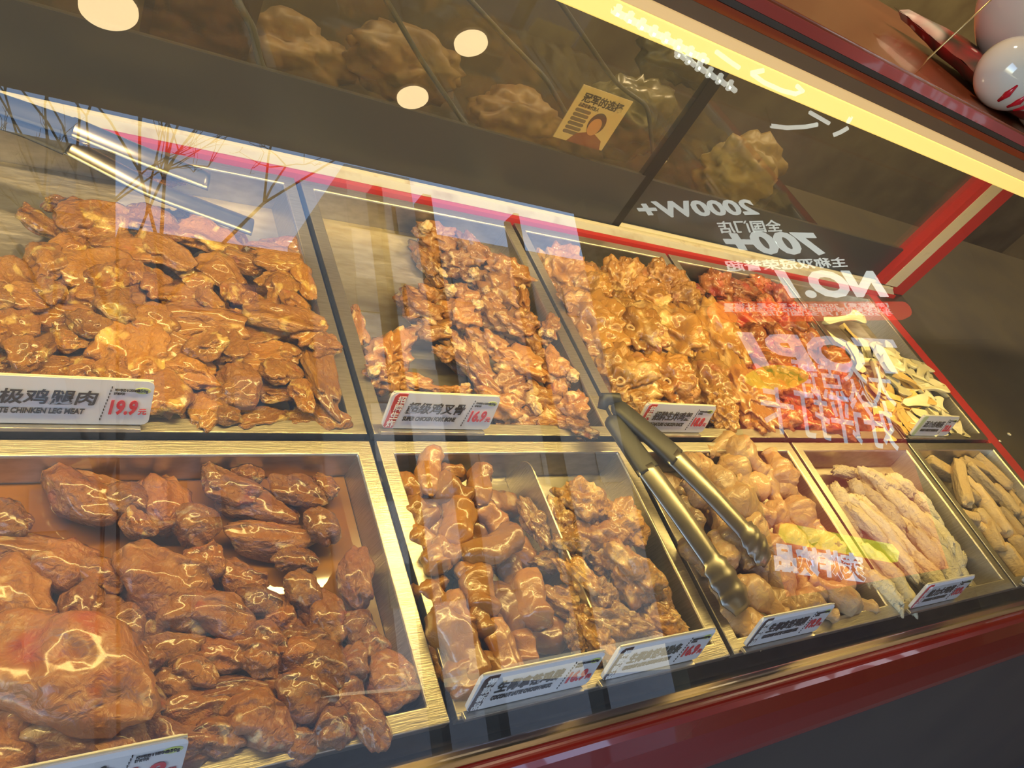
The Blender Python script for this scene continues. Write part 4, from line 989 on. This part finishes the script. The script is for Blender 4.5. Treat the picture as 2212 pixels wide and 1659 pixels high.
stext('于2024年1月全国门店', (1640, 684), (1925, 684), (1750, 677), m_pw, .014, 0, 0)
stext('TOP1', (1615, 790), (1960, 800), (1800, 725), m_sw2, -.02, .2, .012)
stext('大众点评', (1720, 850), (1935, 870), (1850, 800), m_sw2, .0, 0, .002)
stext('好评打卡', (1650, 922), (1940, 964), (1790, 862), m_sw2, .0, 0, .0025)
stext('爽炸饮品', (1672, 1225), (1868, 1250), (1800, 1200), m_sw2, .004, 0, .006)
a, b = mirror_hit(1700, 1150), mirror_hit(1930, 1195); c, d = mirror_hit(1800, 1150), mirror_hit(1800, 1190); hw = abs(c[1] - d[1]) / 2
bn = [(a[0], a[1] + hw), (a[0] - hw * .6, a[1]), (a[0], a[1] - hw), (b[0], b[1] - hw), (b[0] + hw * .7, b[1]), (b[0], b[1] + hw)]
MB().exty([(x, ZC + z) for x, z in bn], -.03, .01).build('yellow_banner', m_sy, sign)
stext('+', (1800, 1182), (1815, 1184), (1808, 1170), M['ink'], .012, 0, .002)
a, b = mirror_hit(1615, 812), mirror_hit(1745, 815); c, d = mirror_hit(1680, 790), mirror_hit(1680, 838)
MB().exty([((a[0] + b[0]) / 2 + (b[0] - a[0]) / 2 * math.cos(k * PI / 12), ZC + (c[1] + d[1]) / 2 + (c[1] - d[1]) / 2 * math.sin(k * PI / 12)) for k in range(24)], -.03, .01).build('yellow_oval', m_sy, sign)

# white neon strokes up under the canopy, mirrored beside the strip light
m_neon = lit('neon_white', (.9, .92, .80), 5.0)
def neon(strokes, label, r=.010):
    ps_ = [[mirror_plane(a, b, 1.55) for a, b in st_] for st_ in strokes]; c_ = ps_[0][0]
    o = empty('neon_sign', (c_.x, c_.y, ZC + 1.55), label, 'sign')
    for st_ in ps_:
        MB().tube([(p.x - c_.x, p.y - c_.y, 0) for p in st_], r, 6).build('neon_stroke', m_neon, o, smooth=True)
    MB().tube([(0, 0, 0), (0, 0, .099)], .004, 6).build('hanger', M['black_metal'], o)
def mirror_plane(px, py, zrel):
    d = ray(px, py); s = gp0.dot(gn) / d.dot(gn); P = d * s; r = d - 2 * d.dot(gn) * gn
    return P + r * ((zrel - P.z) / r.z)
neon([[(1625, 160), (1650, 178), (1690, 196), (1718, 203), (1734, 197), (1722, 186)], [(1622, 158), (1650, 152)], [(1548, 112), (1575, 132), (1596, 146)]], 'white neon ring stroke mirrored just under the strip light')
neon([[(1666, 272), (1700, 276), (1740, 274), (1766, 269)], [(1750, 243), (1790, 266)]], 'long white neon strokes mirrored right of the neon ring')
neon([[(1838, 254), (1832, 264)], [(1832, 276), (1815, 286), (1800, 292)]], 'short white neon strokes mirrored furthest right')
neon([[(1325 + 26 * k, 22 + 14 * k), (1345 + 26 * k, 34 + 14 * k)] for k in range(8)] + [[(1338 + 26 * k, 14 + 15 * k), (1331 + 26 * k, 30 + 15 * k)] for k in range(8)], 'row of small white neon characters mirrored along the strip light', .014)
neon([[(1462 + 22 * k, 112 + 14 * k), (1478 + 22 * k, 126 + 14 * k)] for k in range(6)] + [[(1470 + 22 * k, 106 + 14 * k), (1462 + 22 * k, 122 + 14 * k)] for k in range(6)], 'second row of small white neon characters mirrored lower down', .012)

# shop-front ceiling lamps
lampm = mat('lamp_glow', (1, .85, .6), .5, emit=(1, .74, .38), es=12)
def mirror_plane(px, py, zrel):
    d = ray(px, py); s = gp0.dot(gn) / d.dot(gn); P = d * s; r = d - 2 * d.dot(gn) * gn
    return P + r * ((zrel - P.z) / r.z)
for i, (a, b, r_) in enumerate(((235, 25, .085), (1018, 98, .062), (892, 215, .062))):
    Q = mirror_plane(a, b, 1.60)
    cl = empty('ceiling_lamp', (Q.x, Q.y, 2.999), ['round ceiling lamp mirrored at the top left of the glass', 'round ceiling lamp mirrored highest near the middle of the glass', 'round ceiling lamp mirrored lower near the middle of the glass'][i], 'lamp')
    MB().tube([(0, 0, -.035), (0, 0, 0)], [r_ + .012, r_ + .012], 32).build('housing', M['black_metal'], cl, smooth=False)
    MB().tube([(0, 0, -.045), (0, 0, -.0355)], [r_, r_], 32).build('diffuser', lampm, cl)

# unseen fill lamps, added to brighten the shop interior and the deck
for i, (a, b) in enumerate(((.1, 1.55), (1.7, 1.50), (3.3, 1.45))):
    cl = empty('fill_lamp', (a, b, 2.999), ['left added fill lamp over the work table inside', 'middle added fill lamp over the work table inside', 'right added fill lamp over the work table inside'][i], 'lamp')
    MB().tube([(0, 0, -.05), (0, 0, 0)], [.13, .13], 32).build('housing', M['black_metal'], cl)
    MB().tube([(0, 0, -.055), (0, 0, -.0505)], [.12, .12], 32).build('diffuser', lampm, cl)
    al = area_light('lamp_glow', (a, b, 2.94), (a, b, 0), .24, .24, 30, (1, .76, .46)); al.data.shape = 'DISK'

# buildings, street tree, posts
m_b1 = noisy(mat('pale_plaster', (.38, .36, .34), .8), .5, (.46, .44, .42), .6); m_b2 = noisy(mat('grey_plaster', (.20, .19, .18), .8), .4, (.17, .16, .15), .6)
m_b3 = noisy(mat('dark_plaster', (.12, .105, .09), .8), .5, (.08, .07, .06), .6)
m_win = mat('window_glass', (.06, .08, .10), .2)
def building(name, x0, x1, y0, y1, h, m, label, cols, rows):
    b = empty(name, ((x0 + x1) / 2, (y0 + y1) / 2, 0), label, 'building')
    hx, hy = (x1 - x0) / 2, (y1 - y0) / 2
    MB().box(-hx, hx, -hy, hy, 0, h).build('wall', m, b)
    for i in range(cols):
        for j in range(rows):
            wx = -hx + (i + .5) * 2 * hx / cols; wz = 1.2 + (j + .3) * (h - 1.5) / rows
            MB().box(wx - .5, wx + .5, hy, hy + .04, wz, wz + 1.2).build('window', m_win, b)
    return b
building('apartment_building', 9.9, 12.4, -26, -20, 17.0, m_b1, 'pale apartment block mirrored in the middle of the glass', 3, 5)
building('apartment_building', 13.4, 24, -27, -21, 15.5, m_b2, 'grey apartment block mirrored left of the sign', 4, 4)
building('apartment_building', -30, 3.4, -30, -24, 18.5, m_b3, 'dark grey block mirrored at the left of the glass', 10, 5)
building('apartment_building', 3.5, 9.8, -29, -24, 15.6, m_b3, 'dark low block mirrored between the left block and the pale one', 4, 4)
tree = empty('street_tree', (1.2, -9, 0), 'bare branching street tree mirrored at the upper left of the glass', 'tree')
tb = MB(); r2 = random.Random(3)
def branch(p, d, r, n):
    q_ = p + d; tb.tube([p, (p + q_) / 2 + Vector((r2.uniform(-.05, .05),) * 3), q_], [r, r * .85, r * .7], 6)
    if n == 0: return
    for _ in range(3 if n > 1 else 2):
        dd = (d.normalized() + Vector((r2.uniform(-.7, .7), r2.uniform(-.7, .7), r2.uniform(-.1, .6)))).normalized() * d.length * r2.uniform(.62, .82)
        branch(q_, dd, r * .62, n - 1)
branch(Vector((0, 0, 0)), Vector((0, 0, 3.2)), .07, 6)
tb.build('branches', mat('bark', (.06, .045, .035), .8), tree, smooth=True)
for i, (px_, w_) in enumerate(((752, .035), (845, .045), (1010, .03))):
    Q = mirror_plane(px_, 480, .95)
    k = 2.2 / max(.1, -Q.y); x = Q.x * k
    tag(MB().box(x - w_ / 2, x + w_ / 2, -2.25, -2.15, 0, 3.0).build('canopy_post', M['dark']), ['canopy post mirrored over the fork bone tray', 'wide canopy post mirrored right of the first', 'slim canopy post mirrored at the chicken racks'][i], 'post')
